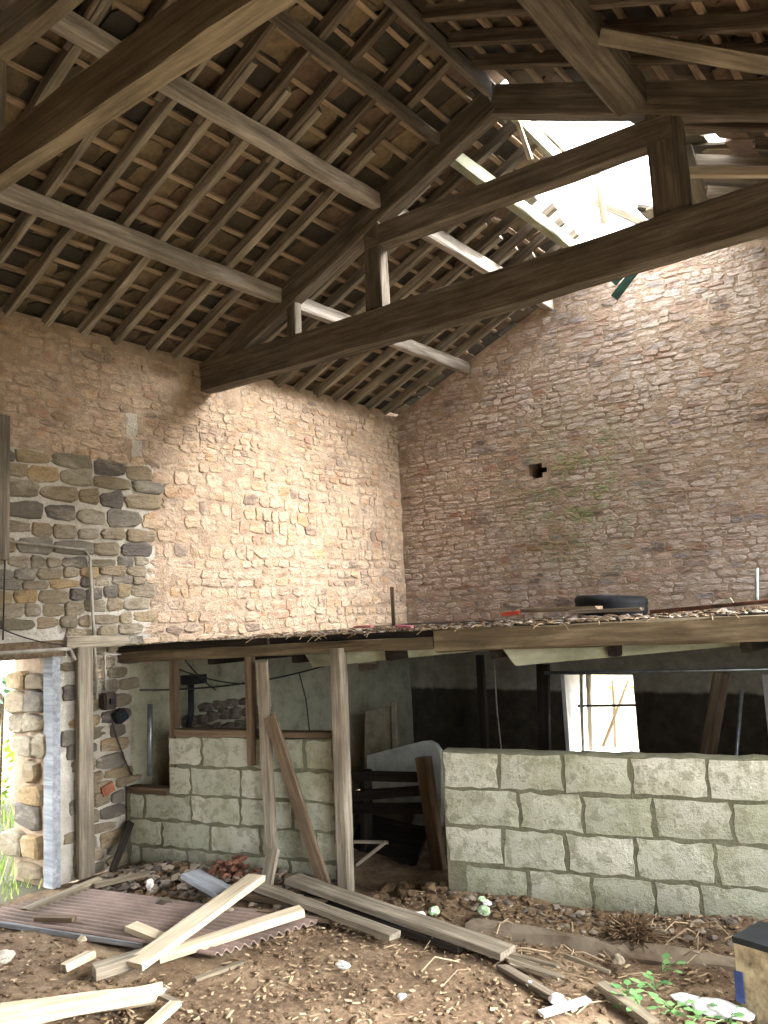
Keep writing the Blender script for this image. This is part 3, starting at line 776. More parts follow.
# white enamel panel with rounded corner
def panel(name, pts, Y, th, mat, lab, cat, lean=0.0):
    q = [wy(x, y, Y) for x, y in pts]; c = q[0].copy(); n = len(q)
    V = [p - c + Vector((0, lean * (p.z), 0)) for p in q] + [p - c + Vector((0, th + lean * p.z, 0)) for p in q]
    m = MB(); m.add(V, [tuple(range(n)), tuple(range(2 * n - 1, n - 1, -1))] + [(i, (i + 1) % n, (i + 1) % n + n, i + n) for i in range(n)])
    return tag(m.build(name, mat, mw=Matrix.Translation(c)), lab, cat)
arc = [(365, 756), (400, 747), (418, 742.5), (426, 742), (432, 745), (436.5, 751), (438.5, 760), (440, 800), (440, 840), (366, 840)]
panel('enamel_panel', arc, 5.75, .05, M['enamel'], 'white enamelled panel with a rounded top corner inside the stall', 'panel', .06)
for k_, xx in enumerate((398,)):
    pass
bd = panel('cupboard_door', [(365, 712), (391, 706), (391, 838), (365, 838)], 6.3, .03, M['beige'], 'beige framed cupboard door standing at the back of the stall', 'door')
o = beam('door_stile', wy(394, 702, 6.28), wy(398, 845, 6.28), .05, .03, M['beige'], up=(0, 1, 0)); tag(o, 'narrow pale stile standing beside the beige cupboard door', 'stile')
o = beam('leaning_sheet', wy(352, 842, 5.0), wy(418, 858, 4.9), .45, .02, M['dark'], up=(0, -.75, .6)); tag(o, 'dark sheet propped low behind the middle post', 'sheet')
o = beam('leaning_sheet', wy(340, 822, 5.25), wy(412, 830, 5.25), .3, .02, M['truss'], up=(0, -.9, .4)); tag(o, 'brown sheet leaning behind the pen rails', 'sheet')
o = beam('thin_lath', wy(356, 865, 4.6), wy(386, 842, 4.75), .02, .015, M['grey']); tag(o, 'thin pale lath slanting out of the dark gap', 'lath')
o = beam('thin_lath', wy(354, 842, 4.6), wy(388, 843, 4.8), .02, .02, M['grey']); tag(o, 'thin pale lath lying level in the dark gap', 'lath')
for a, b, Y, w, mat, lab in (((543, 664), (547, 855), 6.4, .1, 'dark', 'dark upright post inside, left of the bright window'),
                             ((722, 672), (688, 868), 6.0, .1, 'brown', 'brown slanting plank inside, right of the bright window'),
                             ((480, 655), (490, 838), 6.9, .07, 'dark', 'dark thin upright inside behind the wall end')):
    o = beam('inside_post', wy(*a, Y), wy(*b, Y), w, .06, M[mat], up=(0, 1, 0)); tag(o, lab, 'post')
tag(tube('conduit_pipe', [wy(545, 673, 5.6), wy(640, 671.5, 5.6), wy(830, 668, 5.6)], .012, M['metal']), 'straight silver pipe hung under the loft in front of the window', 'pipe')
tag(tube('metal_rod', [wy(742, 690, 5.7), wy(727, 872, 5.7)], .012, M['metal']), 'thin silver rod standing behind the block wall at the right', 'rod')
tag(tube('rope', [wy(494, 660, 6.6), wy(497, 710, 6.6), wy(503, 765, 6.6)], .006, M['pipe_grey']), 'pale cord hanging inside behind the wall end', 'cord')
tag(tube('rope', [wy(299, 672, 5.2), wy(306, 700, 5.2), wy(310, 735, 5.2)], .005, M['cable']), 'dark cord hanging left of the middle post', 'cord')
# things seen through the left opening
tag(tube('iron_pipe', [wl(150, 704, -5.1), wl(150, 775, -5.1)], .02, M['metal']), 'upright grey pipe inside the low left opening', 'pipe')
tag(tube('iron_pipe', [wl(191, 680, -5.2), wl(191, 712, -5.2), wl(187, 735, -5.2)], .024, M['plasticblack']), 'dark upright pipe inside the left window frame', 'pipe')
m = MB(); p = wl(194, 680, -5.2); m.box((-.06, -.08, -.03), (.06, .08, .04)); tag(m.build('junction_box', M['plasticblack'], mw=Matrix.Translation(p)), 'dark junction box on the plaster inside the left window frame', 'box')
def sag(a, b, s, n=14):
    return [a.lerp(b, i / n) + Vector((0, 0, -s * 4 * (i / n) * (1 - i / n))) for i in range(n + 1)]
tag(tube('wire', sag(wl(176, 668, -5.0), wl(250, 684, -5.0), .03), .006, M['cable'], k=6), 'dark wire sagging inside the left window frame', 'wire')
tag(tube('wire', sag(wl(140, 690, -5.0), wl(330, 664, -5.0), .06, 20), .007, M['cable'], k=6), 'long dark cable slung behind the frames under the loft', 'cable')
tag(tube('wire', sag(wl(185, 660, -4.8), wl(216, 690, -4.8), .02), .005, M['cable'], k=6), 'short wire dropping from the loft inside the left window', 'wire')
# stain of bare stone inside
m = MB()
sc0 = wl(222, 708)
rubble(m, (XL + .01, sc0.y - .5, 0), (0, 1, 0), (1, 0, 0), 1.15, lambda u: 1.2, lambda u, z: (.06, .1, .08, .16),
       lambda u, z, w, h: z < .7 or (u - .55) ** 2 / .28 + (z - .88) ** 2 / .045 > 1 + .5 * noise.noise(Vector((u * 5, z * 9, 0))), lambda u, z: (0, 1), prot=.03)
tag(m.build('trim_1', M['truss']), kind='structure')
# heap inside
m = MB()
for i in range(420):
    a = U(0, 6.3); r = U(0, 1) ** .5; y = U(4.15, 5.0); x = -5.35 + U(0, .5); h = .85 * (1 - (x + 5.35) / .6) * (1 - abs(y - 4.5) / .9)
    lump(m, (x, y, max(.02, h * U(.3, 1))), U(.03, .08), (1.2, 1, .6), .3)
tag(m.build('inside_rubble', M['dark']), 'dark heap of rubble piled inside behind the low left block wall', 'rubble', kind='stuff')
# window bars, reveal and twigs of the gable window
m = MB(); m.box((W1[0] - .01, YG - .03, .28), (W1[0] + .03, YG + .5, 1.06)); m.box((W1[0], YG + .02, .25), (W1[1], YG + .5, .29))
wd = m.build('window_1', M['white']); tag(wd, kind='structure')
Yw = YG + .12
tube('window_bar', [wy(581, 670, Yw), wy(584, 790, Yw)], .018, M['pipe_grey'], wd); tube('window_bar', [wy(578, 706, Yw), wy(640, 705, Yw)], .012, M['plasticdark'], wd)
beam('window_post', wy(588, 672, Yw + .2), wy(593, 800, Yw + .2), .05, .04, M['tan'], wd, up=(0, 1, 0))
m = MB(); m.box((W2[0] - .02, YG - .02, .28), (W2[0] + .03, YG + .5, 1.06)); tag(m.build('window_2', M['white']), kind='structure')
def leaves(m, c, rad, n, s, mi=0):
    for i in range(n):
        while True:
            q = Vector((U(-1, 1), U(-1, 1), U(-1, 1)))
            if q.length < 1: break
        p = Vector(c) + Vector((q.x * rad[0], q.y * rad[1], q.z * rad[2])); a = Vector((U(-1, 1), U(-1, 1), U(-.6, 1))).normalized(); b = a.cross(Vector((U(-1, 1), U(-1, 1), U(-1, 1)))).normalized()
        L_ = s * U(.6, 1.3)
        m.add([p, p + a * L_ * .5 + b * L_ * .3, p + a * L_, p + a * L_ * .5 - b * L_ * .3], [(0, 1, 2), (0, 2, 3)], mi)
def shrub(name, c, rad, n, s, mat, lab, stems=5):
    t = empty(name, (c[0], c[1], 0)); tag(t, lab, 'shrub')
    m = MB(); leaves(m, c, rad, n, s); m.build('foliage', mat, t)
    m = MB()
    for i in range(stems):
        tube_geo(m, [Vector((c[0] + U(-.1, .1), c[1] + U(-.1, .1), 0)), Vector((c[0] + U(-.3, .3) * rad[0], c[1] + U(-.3, .3) * rad[1], c[2])), Vector((c[0] + U(-.7, .7) * rad[0], c[1] + U(-.7, .7) * rad[1], c[2] + rad[2] * .6))], .012, 5)
    m.build('stem', M['rafter'], t)
shrub('shrub', (-3.3, 9.2, .75), (.45, .3, .5), 120, .06, M['lime'], 'thin yellow-green shrub seen through the gable window', 6)
for k_, (a, b) in enumerate((((594, 770), (629, 680)), ((613, 680), (617, 770)))):
    o = beam('branch', wy(*a, 8.6), wy(*b, 8.6), .03, .03, M['tan']); tag(o, ['slanting bare branch outside the gable window', 'upright bare branch outside the gable window'][k_], 'branch')

# ------------------------------------------------------------ left doorway
m = MB(); m.box((XL - .08, 3.25, 0), (XL + .03, 3.31, 1.55))
tag(m.build('door_1', M['bluegrey']), kind='structure')
m = MB(); m.box((XL - .3, 1.9, 1.545), (XL + .02, 3.36, 1.66)); tag(m.build('trim_2', M['brown']), kind='structure')
o = beam('door_plank', (XL + .05, 3.485, .02), (XL + .05, 3.485, 1.6), .12, .05, M['grey'], up=(1, 0, 0), jit=.004); tag(o, 'wide weathered plank standing upright beside the left doorway', 'plank')
o = beam('lintel_timber', (XL + .03, 3.35, 1.64), (XL + .03, 3.86, 1.62), .05, .08, M['grey']); tag(o, 'short grey timber over the upright plank, reaching the loft', 'timber')
o = beam('threshold_timber', gp(30, 912, .03), gp(97, 884, .05), .08, .07, M['tan'], rag=.05); tag(o, 'splintered timber lying across the foot of the left doorway', 'timber')
tag(tube('service_pipe', [wl(-30, 655, -5.33), wl(70, 649, -5.33), wl(75, 660, -5.33)], .014, M['pipe_grey']), 'white pipe running level above the left doorway', 'pipe')
tag(tube('service_pipe', [wl(-30, 537, -5.36), wl(84, 550, -5.36), wl(90, 556, -5.36), wl(97, 700, -5.36)], .011, M['pipe_grey']), 'thin grey pipe turning down the wall to the switch boxes', 'pipe')
tag(tube('service_pipe', [wl(105, 690, -5.36), wl(105, 655, -5.36), wl(132, 654, -5.36)], .008, M['pipe_grey']), 'short pale pipe from the switch box toward the loft', 'pipe')
def boxat(p, s, mat, lab, name='switch_box', rz=0):
    import bmesh
    bm = bmesh.new(); bmesh.ops.create_cube(bm, size=1, matrix=Matrix.Diagonal((*s, 1))); bmesh.ops.bevel(bm, geom=bm.edges[:], offset=min(s) * .12, segments=2, affect='EDGES')
    me = bpy.data.meshes.new(name); bm.to_mesh(me); bm.free(); me.materials.append(mat)
    o = link(name, me, mw=Matrix.Translation(p) @ Matrix.Rotation(rz, 4, 'X')); tag(o, lab, 'switch box'); return o
b1 = boxat(wl(108, 701, -5.33), (.08, .1, .12), M['plasticdark'], 'brown switch box on the stone wall beside the loft end')
m = MB(); m.box((-.005, -.015, -.02), (.012, .015, .02)); m.build('switch', M['plasticblack'], b1, mw=Matrix.Translation(b1.matrix_basis.translation + Vector((.045, 0, 0))))
b2 = boxat(wl(120, 716, -5.33), (.08, .09, .09), M['plasticblack'], 'black switch box hanging lower right of the brown one', rz=.5)
tag(tube('wire', sag(wl(112, 722, -5.34), wl(132, 775, -5.34), .03), .006, M['cable'], k=6), 'dark wire curving down from the switch boxes', 'wire')
tag(tube('wire', sag(wl(0, 628, -5.36), wl(75, 645, -5.36), .03), .005, M['cable'], k=6), 'thin wire sagging above the left doorway', 'wire')
tag(tube('wire', sag(wl(5, 560, -5.36), wl(3, 640, -5.36), .0), .006, M['cable'], k=6), 'thin wire running down the wall at the left photo edge', 'wire')
o = beam('wall_board', wl(3, 415, -5.36), wl(2, 560, -5.36), .09, .03, M['truss'], up=(1, 0, 0)); tag(o, 'dark board fixed upright on the wall at the left photo edge', 'board')
o = beam('leaning_bar', wl(131, 822, -5.3), wl(112, 872, -5.2), .02, .05, M['dark'], up=(0, 1, 0)); tag(o, 'dark bar leaning in the corner beside the block wall', 'bar')
m = MB(); m.box((-.02, -.05, -.035), (.03, .05, .035)); tag(m.build('brick', M['brick'], mw=Matrix.Translation(wl(106, 789)) @ Matrix.Rotation(.3, 4, 'X')), 'single red brick set in the stone wall beside the door plank', 'brick')
# outdoors beyond the door
shrub('shrub', (-8.6, 3.9, .35), (.8, 1.2, .5), 900, .09, M['lime'], 'yellow-green bush outside the left doorway', 8)
shrub('ivy', (-7.4, 3.9, 1.15), (.3, .45, .22), 220, .06, M['ivy'], 'grey-green ivy sprays outside at the doorway top', 4)
m = MB()
for i in range(1600):
    x = U(-8, -5.5); y = U(2.2, 5.0) if x < -5.95 else U(2.2, 3.25); h = U(.06, .22) if x < -5.8 else U(.03, .1); a = U(0, 6.3); p = Vector((x, y, -.02)); d = Vector((math.cos(a), math.sin(a), 0)); e = Vector((-d.y, d.x, 0)) * .006
    m.add([p - e, p + e, p + d * h * .4 + Vector((0, 0, h))], [(0, 1, 2)])
tag(m.build('grass', M['grass']), 'tufts of bright grass growing in and beyond the left doorway', 'grass', kind='stuff')
m = MB()
for (x, y, r) in ((-6.3, 3.05, .14), (-6.6, 3.2, .12)):
    pass

# ------------------------------------------------------------ floor things
def corr():
    A = gp(0, 921, .03); A2 = gp(-60, 913, .03); B = gp(215, 959, .03); C = gp(325, 921, .035); D = gp(97, 888, .03)
    A = B + (gp(0, 923, .03) - gp(215, 958, .03)) * 1.15
    n, k = 240, 12; V = []; Fc = []
    # local frame: v across ridges (from near edge A-B to far edge D-C), u along
    Dd = A + (C - B) * .98
    for s in (0, 1):
        for i in range(n + 1):
            for j in range(k + 1):
                t = i / n; u = j / k
                pn_ = A.lerp(B, u); pf = Dd.lerp(C, u)
                if u < .12: pass
                p = pn_.lerp(pf, t)
                q = Vector((p.x, p.y, .05 + .011 * math.sin(t * math.tau * 13) + .012 * noise.noise(Vector((p.x * 1.6, p.y * 1.6, 3))) - s * .007))
                V.append(q - A)
    off = (n + 1) * (k + 1); g = lambda i, j, s=0: s * off + i * (k + 1) + j
    for i in range(n):
        for j in range(k): Fc.append((g(i, j), g(i, j + 1), g(i + 1, j + 1), g(i + 1, j))); Fc.append((g(i, j, 1), g(i + 1, j, 1), g(i + 1, j + 1, 1), g(i, j + 1, 1)))
    for i in range(n):
        for j in (0, k): Fc.append((g(i, j), g(i + 1, j), g(i + 1, j, 1), g(i, j, 1)))
    for j in range(k):
        for i in (0, n): Fc.append((g(i, j), g(i, j + 1), g(i, j + 1, 1), g(i, j, 1)))
    m = MB(); m.add(V, Fc)
    o = m.build('corrugated_sheet', M['sheet'], mw=Matrix.Translation(A), smooth=False)
    tag(o, 'large pink-brown corrugated sheet lying flat on the dirt floor', 'sheet')
corr()
def fl(name, a, za, b, zb, w, t, mat, lab, cat='plank', **k):
    k.setdefault('jit', .003)
    return tag(beam(name, gp(a[0], a[1], za), gp(b[0], b[1], zb), w, t, M[mat], **k), lab, cat)
fl('lit_edge_strip', (-30, 918), .03, (146, 945), .035, .05, .03, 'bluegrey', 'thin white strip painting the light on the near edge of the corrugated sheet', 'batten')  # white strip added for the bright light on the sheet's front edge
fl('plank', (136, 964), .07, (256, 878), .2, .12, .035, 'fresh', 'long pale plank slanting up over the others on the corrugated sheet', rag=.02)
fl('plank', (158, 957), .05, (302, 911), .12, .09, .045, 'fresh', 'pale beam lying under the long slanting plank, pointing right', )
fl('plank', (94, 972), .05, (170, 948), .07, .1, .06, 'grey', 'short thick offcut with dark end face in front of the sheet', 'offcut')
fl('plank', (131, 926), .09, (166, 940), .06, .09, .03, 'fresh', 'short pale offcut lying left of the crossed planks', 'offcut')
fl('plank', (190, 874), .14, (226, 894), .1, .13, .035, 'bluegrey', 'short whitish board resting on rubble behind the crossed planks', 'board')
fl('plank', (36, 918), .08, (74, 919), .08, .05, .025, 'brown', 'small brown stick lying on the left of the corrugated sheet', 'stick')
fl('plank', (66, 967), .03, (90, 955), .035, .055, .04, 'fresh', 'small pale wooden block on the dirt near the lower left', 'block', rag=.02)
fl('split_log', (10, 1018), .04, (152, 992), .05, .11, .07, 'fresh', 'split pale log lying on the dirt at the bottom left', 'log', rag=.09, jit=.02, seg=.05, taper=.75)
fl('plank', (150, 992), .04, (178, 1004), .04, .03, .02, 'grey', 'thin grey stick right of the split log', 'stick')
fl('plank', (176, 1003), .04, (146, 1030), .04, .05, .02, 'fresh', 'thin pale lath running to the bottom edge by the split log', 'stick')
fl('plank', (252, 884), .12, (395, 936), .06, .09, .03, 'grey', 'long grey board lying left of the splintered plank', 'board')
fl('plank', (292, 879), .12, (508, 953), .05, .13, .035, 'grey', 'longest grey plank running from the middle post to the splinters', 'plank')
fl('plank', (230, 893), .07, (325, 905), .06, .08, .04, 'brown', 'brown board under the crossed planks behind the sheet', 'board')
fl('plank', (95, 886), .07, (150, 873), .1, .04, .03, 'tan', 'thin tan stick lying against the rubble by the doorway', 'stick')
fl('plank', (300, 896), .06, (462, 948), .03, .07, .03, 'dark', 'dark wet board lying alongside the longest grey plank', 'board')
fl('plank', (258, 912), .05, (330, 921), .05, .03, .025, 'brown', 'brown stick lying at the right corner of the corrugated sheet', 'stick')
fl('plank', (195, 980), .02, (245, 962), .02, .03, .015, 'tan', 'curved tan lath on the dirt below the corrugated sheet', 'stick')
o = beam('plank', gp(265, 893, .05), fr(273, 852, .18), .09, .03, M['grey'], up=NRM, rag=.02); tag(o, 'short board end sticking up from the crossed planks', 'board')
# splinters at the end of the long plank
for i in range(7):
    a = gp(496 + i * 3, 950 + i * 2.5, .03); b = a + Vector((U(.18, .36), U(-.12, .02), U(-.01, .02)))
    tag(beam('splinter', a, b, .02, .012, M['tan'], rag=.03), 'thin wood splinter in the sheaf at the end of the longest plank', 'splinter', 'splinters by the longest plank')
fl('lath', (541, 1014), .03, (588, 999), .035, .04, .015, 'white', 'white flat lath lying at the bottom beside the weeds', 'lath')
fl('lath', (565, 955), .05, (610, 972), .04, .02, .015, 'tan', 'thin tan stick on the dirt before the right block wall', 'stick')
fl('lath', (605, 988), .05, (650, 1022), .04, .06, .03, 'tan', 'broken tan plank half buried among the weeds', 'plank', rag=.04)
fl('lath', (505, 968), .03, (560, 1000), .03, .05, .02, 'rafter', 'dark bark strip lying on the dirt at the bottom centre', 'bark', rag=.04)
# litter
def crumple(name, p, r, mat, lab, cat, sq=(1, 1, .6), n=1):
    import bmesh
    bm = bmesh.new(); bmesh.ops.create_icosphere(bm, subdivisions=3, radius=r)
    sd = R() * 50
    for v in bm.verts:
        q = v.co / r; d = 1 + .4 * noise.noise(q * 1.3 + Vector((sd, 0, 0))) + .15 * noise.noise(q * 4 + Vector((0, sd, 0)))
        v.co = Vector((v.co.x * sq[0], v.co.y * sq[1], v.co.z * sq[2])) * d
    me = bpy.data.meshes.new(name); bm.to_mesh(me); bm.free(); me.materials.append(mat)
    return tag(link(name, me, mw=Matrix.Translation(p)), lab, cat)
crumple('can', gp(434, 911, .05), .035, M['green'], 'crushed green can on the dirt by the stall gap', 'can', (.7, 1, .7))
crumple('can', gp(484, 911, .06), .036, M['green'], 'crushed green can below the right block wall, nearest to it', 'can', (1, .7, .7))
crumple('can', gp(482, 899, .08), .024, M['green'], 'small green scrap against the foot of the right block wall', 'scrap')
crumple('scrap', gp(487, 903, .06), .025, M['white'], 'small white scrap between the green litter by the wall', 'scrap')
crumple('scrap', gp(420, 915, .05), .03, M['white'], 'white crumpled packet beside the longest plank', 'packet', (1.2, .8, .6))
crumple('scrap', gp(343, 965, .04), .03, M['white'], 'white stone-like scrap in the middle of the dirt floor', 'scrap', (1.3, .8, .5))
crumple('scrap', gp(150, 884, .1), .035, M['white'], 'white crumpled rag on the rubble near the doorway', 'rag', (.7, .7, 1))
crumple('scrap', gp(402, 996, .03), .02, M['white'], 'tiny pale paper bit near the bottom centre', 'scrap')
crumple('scrap', gp(557, 999, .04), .032, M['white'], 'crumpled white carton near the bottom, above the white lath', 'carton', (1.2, .9, .6))
crumple('scrap', gp(530, 984, .03), .018, M['white'], 'small white fluff left of the crumpled carton', 'scrap')
crumple('paper_bag', gp(722, 1010, .04), .09, M['white'], 'torn white paper bag among the weeds at the bottom right', 'paper', (1.3, .6, .3))
crumple('paper_bag', gp(690, 1000, .04), .06, M['white'], 'smaller white paper piece left of the torn bag', 'paper', (1.3, .6, .3))
crumple('stone', gp(3, 957, .03), .05, M['mort_white'], 'grey stone on the dirt at the left photo edge', 'stone')
crumple('chip', gp(618, 960, .04), .03, M['tan'], 'orange-tan wood chunk before the right block wall', 'wood chunk', (.9, 1.1, .8))
crumple('chip', gp(82, 939, .05), .025, M['fresh'], 'small pale wood chip in front of the corrugated sheet', 'wood chunk')
crumple('chip', gp(350, 910, .05), .022, M['rustheap'], 'orange leaf-like scrap on the longest grey plank', 'scrap', (1.5, 1, .3))
m = MB(); c = gp(633, 940, .02)
for i in range(260):
    a = U(0, 6.3); e = U(-.1, 1.3); q = Vector((math.cos(a) * math.cos(e) * .12, math.sin(a) * math.cos(e) * .09, math.sin(e) * .1))
    q0 = c + q * U(.1, .7); q2 = c + q * U(.9, 1.35) + Vector((U(-.04, .04), U(-.04, .04), U(-.02, .02)))
    tube_geo(m, [q0, q0.lerp(q2, .5) + Vector((U(-.02, .02), U(-.02, .02), U(0, .02))), q2], .0035, 4)
lump(m, c + Vector((0, 0, .03)), .07, (1.3, .9, .8), .3)
tag(m.build('straw_clump', M['dirt']), 'clump of dried roots and straw at the foot of the right block wall', 'clump')
# rusty heap
t = MB(); c = fr(230, 862, .2)
for i in range(70):
    q = c + Vector((U(-.14, .14), U(-.1, .1), 0)); q.z = .08 + U(0, .13) * (1 - abs(q.x - c.x) / .16)
    lump(t, q, U(.015, .035), (1.2, 1, .7), .4)
tag(t.build('rusty_heap', M['rustheap']), 'small heap of rust-brown matter against the left block wall', 'heap', kind='stuff')
m = MB()
for i in range(700):
    u = U(.1, 1.75); d = abs(random.gauss(.22, .17)); q = P(u, d, 0); q.z = gz(q.x, q.y) + U(0, .05)
    lump(m, q, U(.01, .04), (1.4, 1, .6), .35, random.choice((0, 0, 0, 1)))
for i in range(400):
    u = U(2.5, uE); d = abs(random.gauss(.05, .12)) + .03; q = P(u, d, 0); q.z = gz(q.x, q.y) + U(0, .01)
    lump(m, q, U(.008, .028), (1.4, 1, .6), .35, random.choice((0, 1)))
for i in range(60):
    u = U(2.0, 2.6); d = U(-.2, .5); q = P(u, d, 0); q.z = gz(q.x, q.y) + .01
    lump(m, q, U(.02, .055), (1.2, 1, .7), .3, 1)
tag(m.build('rubble', [M['crumb'], M['dirt']]), 'loose broken stone and dirt along the feet of the stall walls', 'rubble', kind='stuff')
m = MB()
for i in range(3600):
    if R() < .6: x = U(-3.6, -.5); y = U(2.0, 4.7)
    else: x = U(-5.2, -.6); y = U(1.8, 4.6)
    if (Vector((x, y, 0)) - FA).dot(FN) < .02: continue
    if x < -3.4 and y > 2.75 and R() < .85: continue
    L_ = U(.004, .018) * (2.6 if R() < .06 else 1); w = U(.002, .007); a = U(0, 6.3); z = gz(x, y) + U(.002, .014)
    d = Vector((math.cos(a), math.sin(a), U(-.2, .25))).normalized() * L_; e = Vector((-d.y, d.x, U(-.3, .3) * L_)).normalized() * w; h = Vector((0, 0, .004))
    p = Vector((x, y, z))
    m.add([p - d - e, p + d - e, p + d * .8 + e, p - d + e * .6, p - d - e + h, p + d - e + h, p + d * .8 + e + h, p - d + e * .6 + h],
          [(0, 3, 2, 1), (4, 5, 6, 7), (0, 1, 5, 4), (1, 2, 6, 5), (2, 3, 7, 6), (3, 0, 4, 7)])
tag(m.build('wood_chips', M['chip']), 'wood chips and straw litter scattered across the dirt floor', 'wood chips', kind='stuff')
m = MB()
for i in range(2600):
    x = U(-5.2, -.5); y = U(1.9, 4.7)
    if (Vector((x, y, 0)) - FA).dot(FN) < .02 or (x < -3.4 and y > 2.75): continue
    lump(m, (x, y, gz(x, y) + .004), U(.004, .016), (1.3, 1, .6), .35)
tag(m.build('soil_clods', M['dirt']), 'small soil clods scattered over the floor', 'soil', kind='stuff')
m = MB()
for i in range(90):
    x, y = U(-2.6, -.8), U(3.5, 4.7)
    p = Vector((x, y, gz(x, y) + .01)); a = U(0, 6.3); L_ = U(.08, .25); d = Vector((math.cos(a), math.sin(a), 0)) * L_
    tube_geo(m, [p, p + d * .5 + Vector((U(-.02, .02), U(-.02, .02), U(.01, .05))), p + d], .003, 4)
tag(m.build('twigs', M['chip']), 'thin twigs and roots strewn before the right block wall', 'twigs', kind='stuff')
o = beam('concrete_kerb', gp(470, 931, -.02), gp(745, 975, -.02), .14, .1, M['kerb'], jit=.016, cham=.3, seg=.08); tag(o, 'low dirty concrete kerb half buried in front of the right block wall', 'kerb')
# weeds
for i, (x, y, lab) in enumerate(((628, 1000, 'small green weed left of the half-buried plank'), (655, 990, 'small green weed above the half-buried plank'), (640, 1012, 'leafy weed beside the half-buried plank at the bottom'),
                                 (672, 1012, 'leafy weed just left of the torn white bag'), (700, 1020, 'leafy weed below the torn white bag'), (728, 1022, 'leafy weed at the bottom by the stump'), (662, 972, 'tiny weed higher up in front of the block wall'))):
    p = gp(x, y, .02); t = empty('weed', p); tag(t, lab, 'weed', 'weeds at the lower right')
    m = MB(); st = MB()
    for k_ in range(9 if i != 6 else 4):
        a = U(0, 6.3); r = U(.02, .07); h = U(.01, .05); q = p + Vector((math.cos(a) * r, math.sin(a) * r, h)); L_ = U(.03, .05)
        d = Vector((math.cos(a), math.sin(a), U(-.2, .4))).normalized() * L_; e = Vector((-d.y, d.x, 0)) * .42
        m.add([q, q + d * .3 + e, q + d * .75 + e * .8, q + d * 1.1, q + d * .75 - e * .8, q + d * .3 - e], [(0, 1, 2), (0, 2, 3), (0, 3, 4), (0, 4, 5)])
        tube_geo(st, [p, p.lerp(q, .5) + Vector((0, 0, .01)), q], .002, 4)
    m.build('foliage', M['leaf'], t); st.build('stem', M['leaf'], t)
# stump / old post at the lower right
p = gp(782, 1022, 0.0)
t = empty('old_stump', p); tag(t, 'square stained stump with black rim and blue mark at the lower right edge', 'stump')
n = 20
def cyl(m, r0, r1, z0, z1, c, wob=0.0, mi=0):
    V = []
    for z, r in ((z0, r0), (z1, r1)):
        for k_ in range(n):
            a = k_ / n * math.tau; rr = r * (1 + wob * noise.noise(Vector((math.cos(a) * 2, math.sin(a) * 2, 0))))
            V.append(Vector((rr * math.cos(a), rr * math.sin(a), z)) + c)
    m.add(V, [(i, (i + 1) % n, (i + 1) % n + n, i + n) for i in range(n)] + [tuple(range(n)), tuple(range(n, 2 * n))], mi)
ca, sa = math.cos(-.25), math.sin(-.25)
def sq(a, b, z): return p + Vector((a * ca - b * sa, a * sa + b * ca, z))
def post_geo(m, h0, h1, r, jz=0.0):
    V = []; k = 6; lv = 8; ring = []
    for z_ in range(lv + 1):
        z = h0 + (h1 - h0) * z_ / lv
        for sd_ in range(4):
            for q in range(k):
                t = -1 + 2 * q / k
                a, b = [(t, -1), (1, t), (-t, 1), (-1, -t)][sd_]
                rr = r * (1 + .05 * noise.noise(Vector((a * 2, b * 2, z * 6))))
                V.append(sq(a * rr, b * rr, z + (jz * noise.noise(Vector((a * 3, b * 3, 5))) if z_ == lv else 0)))
    N = 4 * k
    Fc = [(l * N + q, l * N + (q + 1) % N, (l + 1) * N + (q + 1) % N, (l + 1) * N + q) for l in range(lv) for q in range(N)]
    m.add(V, Fc + [tuple(range(N)), tuple(lv * N + q for q in range(N))])
M['stained'] = plain('stained_cream_paint', (180, 168, 136), .8, 0, .3, 9, (70, 54, 42))
m = MB(); post_geo(m, -.02, .31, .115); m.build('trunk', M['stained'], t)
m = MB(); post_geo(m, .31, .335, .118, .05); m.build('rim', M['plasticblack'], t)
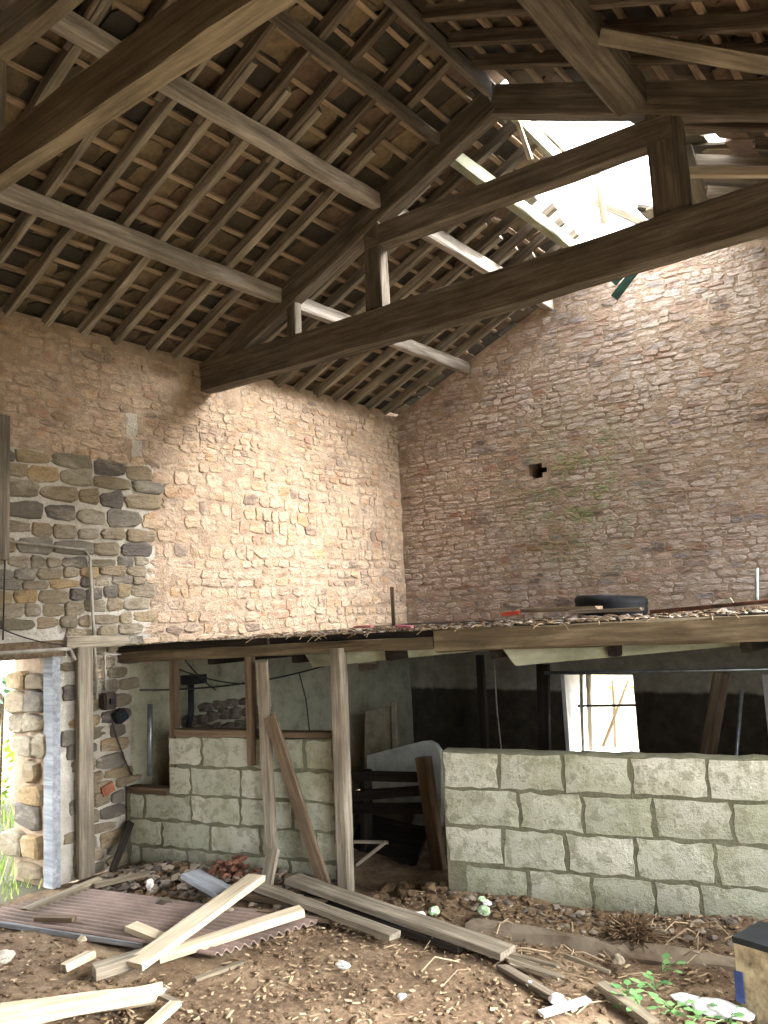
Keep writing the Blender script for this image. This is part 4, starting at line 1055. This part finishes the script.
m = MB(); m.add([sq(-.122, -.122, .08), sq(-.085, -.122, .08), sq(-.085, -.122, .2), sq(-.122, -.122, .2), sq(-.122, -.114, .08), sq(-.085, -.114, .08), sq(-.085, -.114, .2), sq(-.122, -.114, .2)],
                [(0, 1, 2, 3), (4, 7, 6, 5), (0, 4, 5, 1), (3, 2, 6, 7), (0, 3, 7, 4), (1, 5, 6, 2)]); m.build('blue_mark', M['blue'], t)

# ------------------------------------------------------------ light
w = bpy.data.worlds.new('world'); sc.world = w; w.use_nodes = True
bg = w.node_tree.nodes['Background']; bg.inputs[0].default_value = (.93, .965, 1, 1); bg.inputs[1].default_value = 1.0
def sun(dirv, strength, angle, col=(1, .975, .945)):
    l = bpy.data.lights.new('sun', 'SUN'); l.energy = strength; l.angle = math.radians(angle); l.color = col
    o = bpy.data.objects.new('sun', l); COL.objects.link(o); o.rotation_euler = Vector(dirv).to_track_quat('-Z', 'Y').to_euler()
sun((-3.4, -1.0, -2.7), 5.8, 45)
def portal(loc, sx, sy, dirv):
    l = bpy.data.lights.new('sky_portal', 'AREA'); l.shape = 'RECTANGLE'; l.size = sx; l.size_y = sy; l.cycles.is_portal = True
    o = bpy.data.objects.new('sky_portal', l); COL.objects.link(o); o.location = loc; o.rotation_euler = Vector(dirv).to_track_quat('-Z', 'Z').to_euler()
portal((XR + .55, (RO[0] + RO[1]) / 2, RO[2] / 2), RO[1] - RO[0], RO[2], (-1, 0, 0))
portal((XR + .55, (RH[0] + RH[1]) / 2, (RH[2] + RH[3]) / 2), RH[1] - RH[0], RH[3] - RH[2], (-1, 0, 0))
portal((XO - .02, 2.75, .78), 1.1, 1.55, (1, 0, 0))
portal((-1.95, 6.1, 5.35), 1.3, 2.7, (0, 0, -1))
sc.cycles.use_denoising = True
sc.cycles.max_bounces = 10; sc.cycles.diffuse_bounces = 6
sc.cycles.sample_clamp_indirect = 8
sc.view_settings.view_transform = 'Standard'; sc.view_settings.look = 'None'; sc.view_settings.gamma = 1
sc.view_settings.use_curve_mapping = False
sc.view_settings.exposure = 3.72
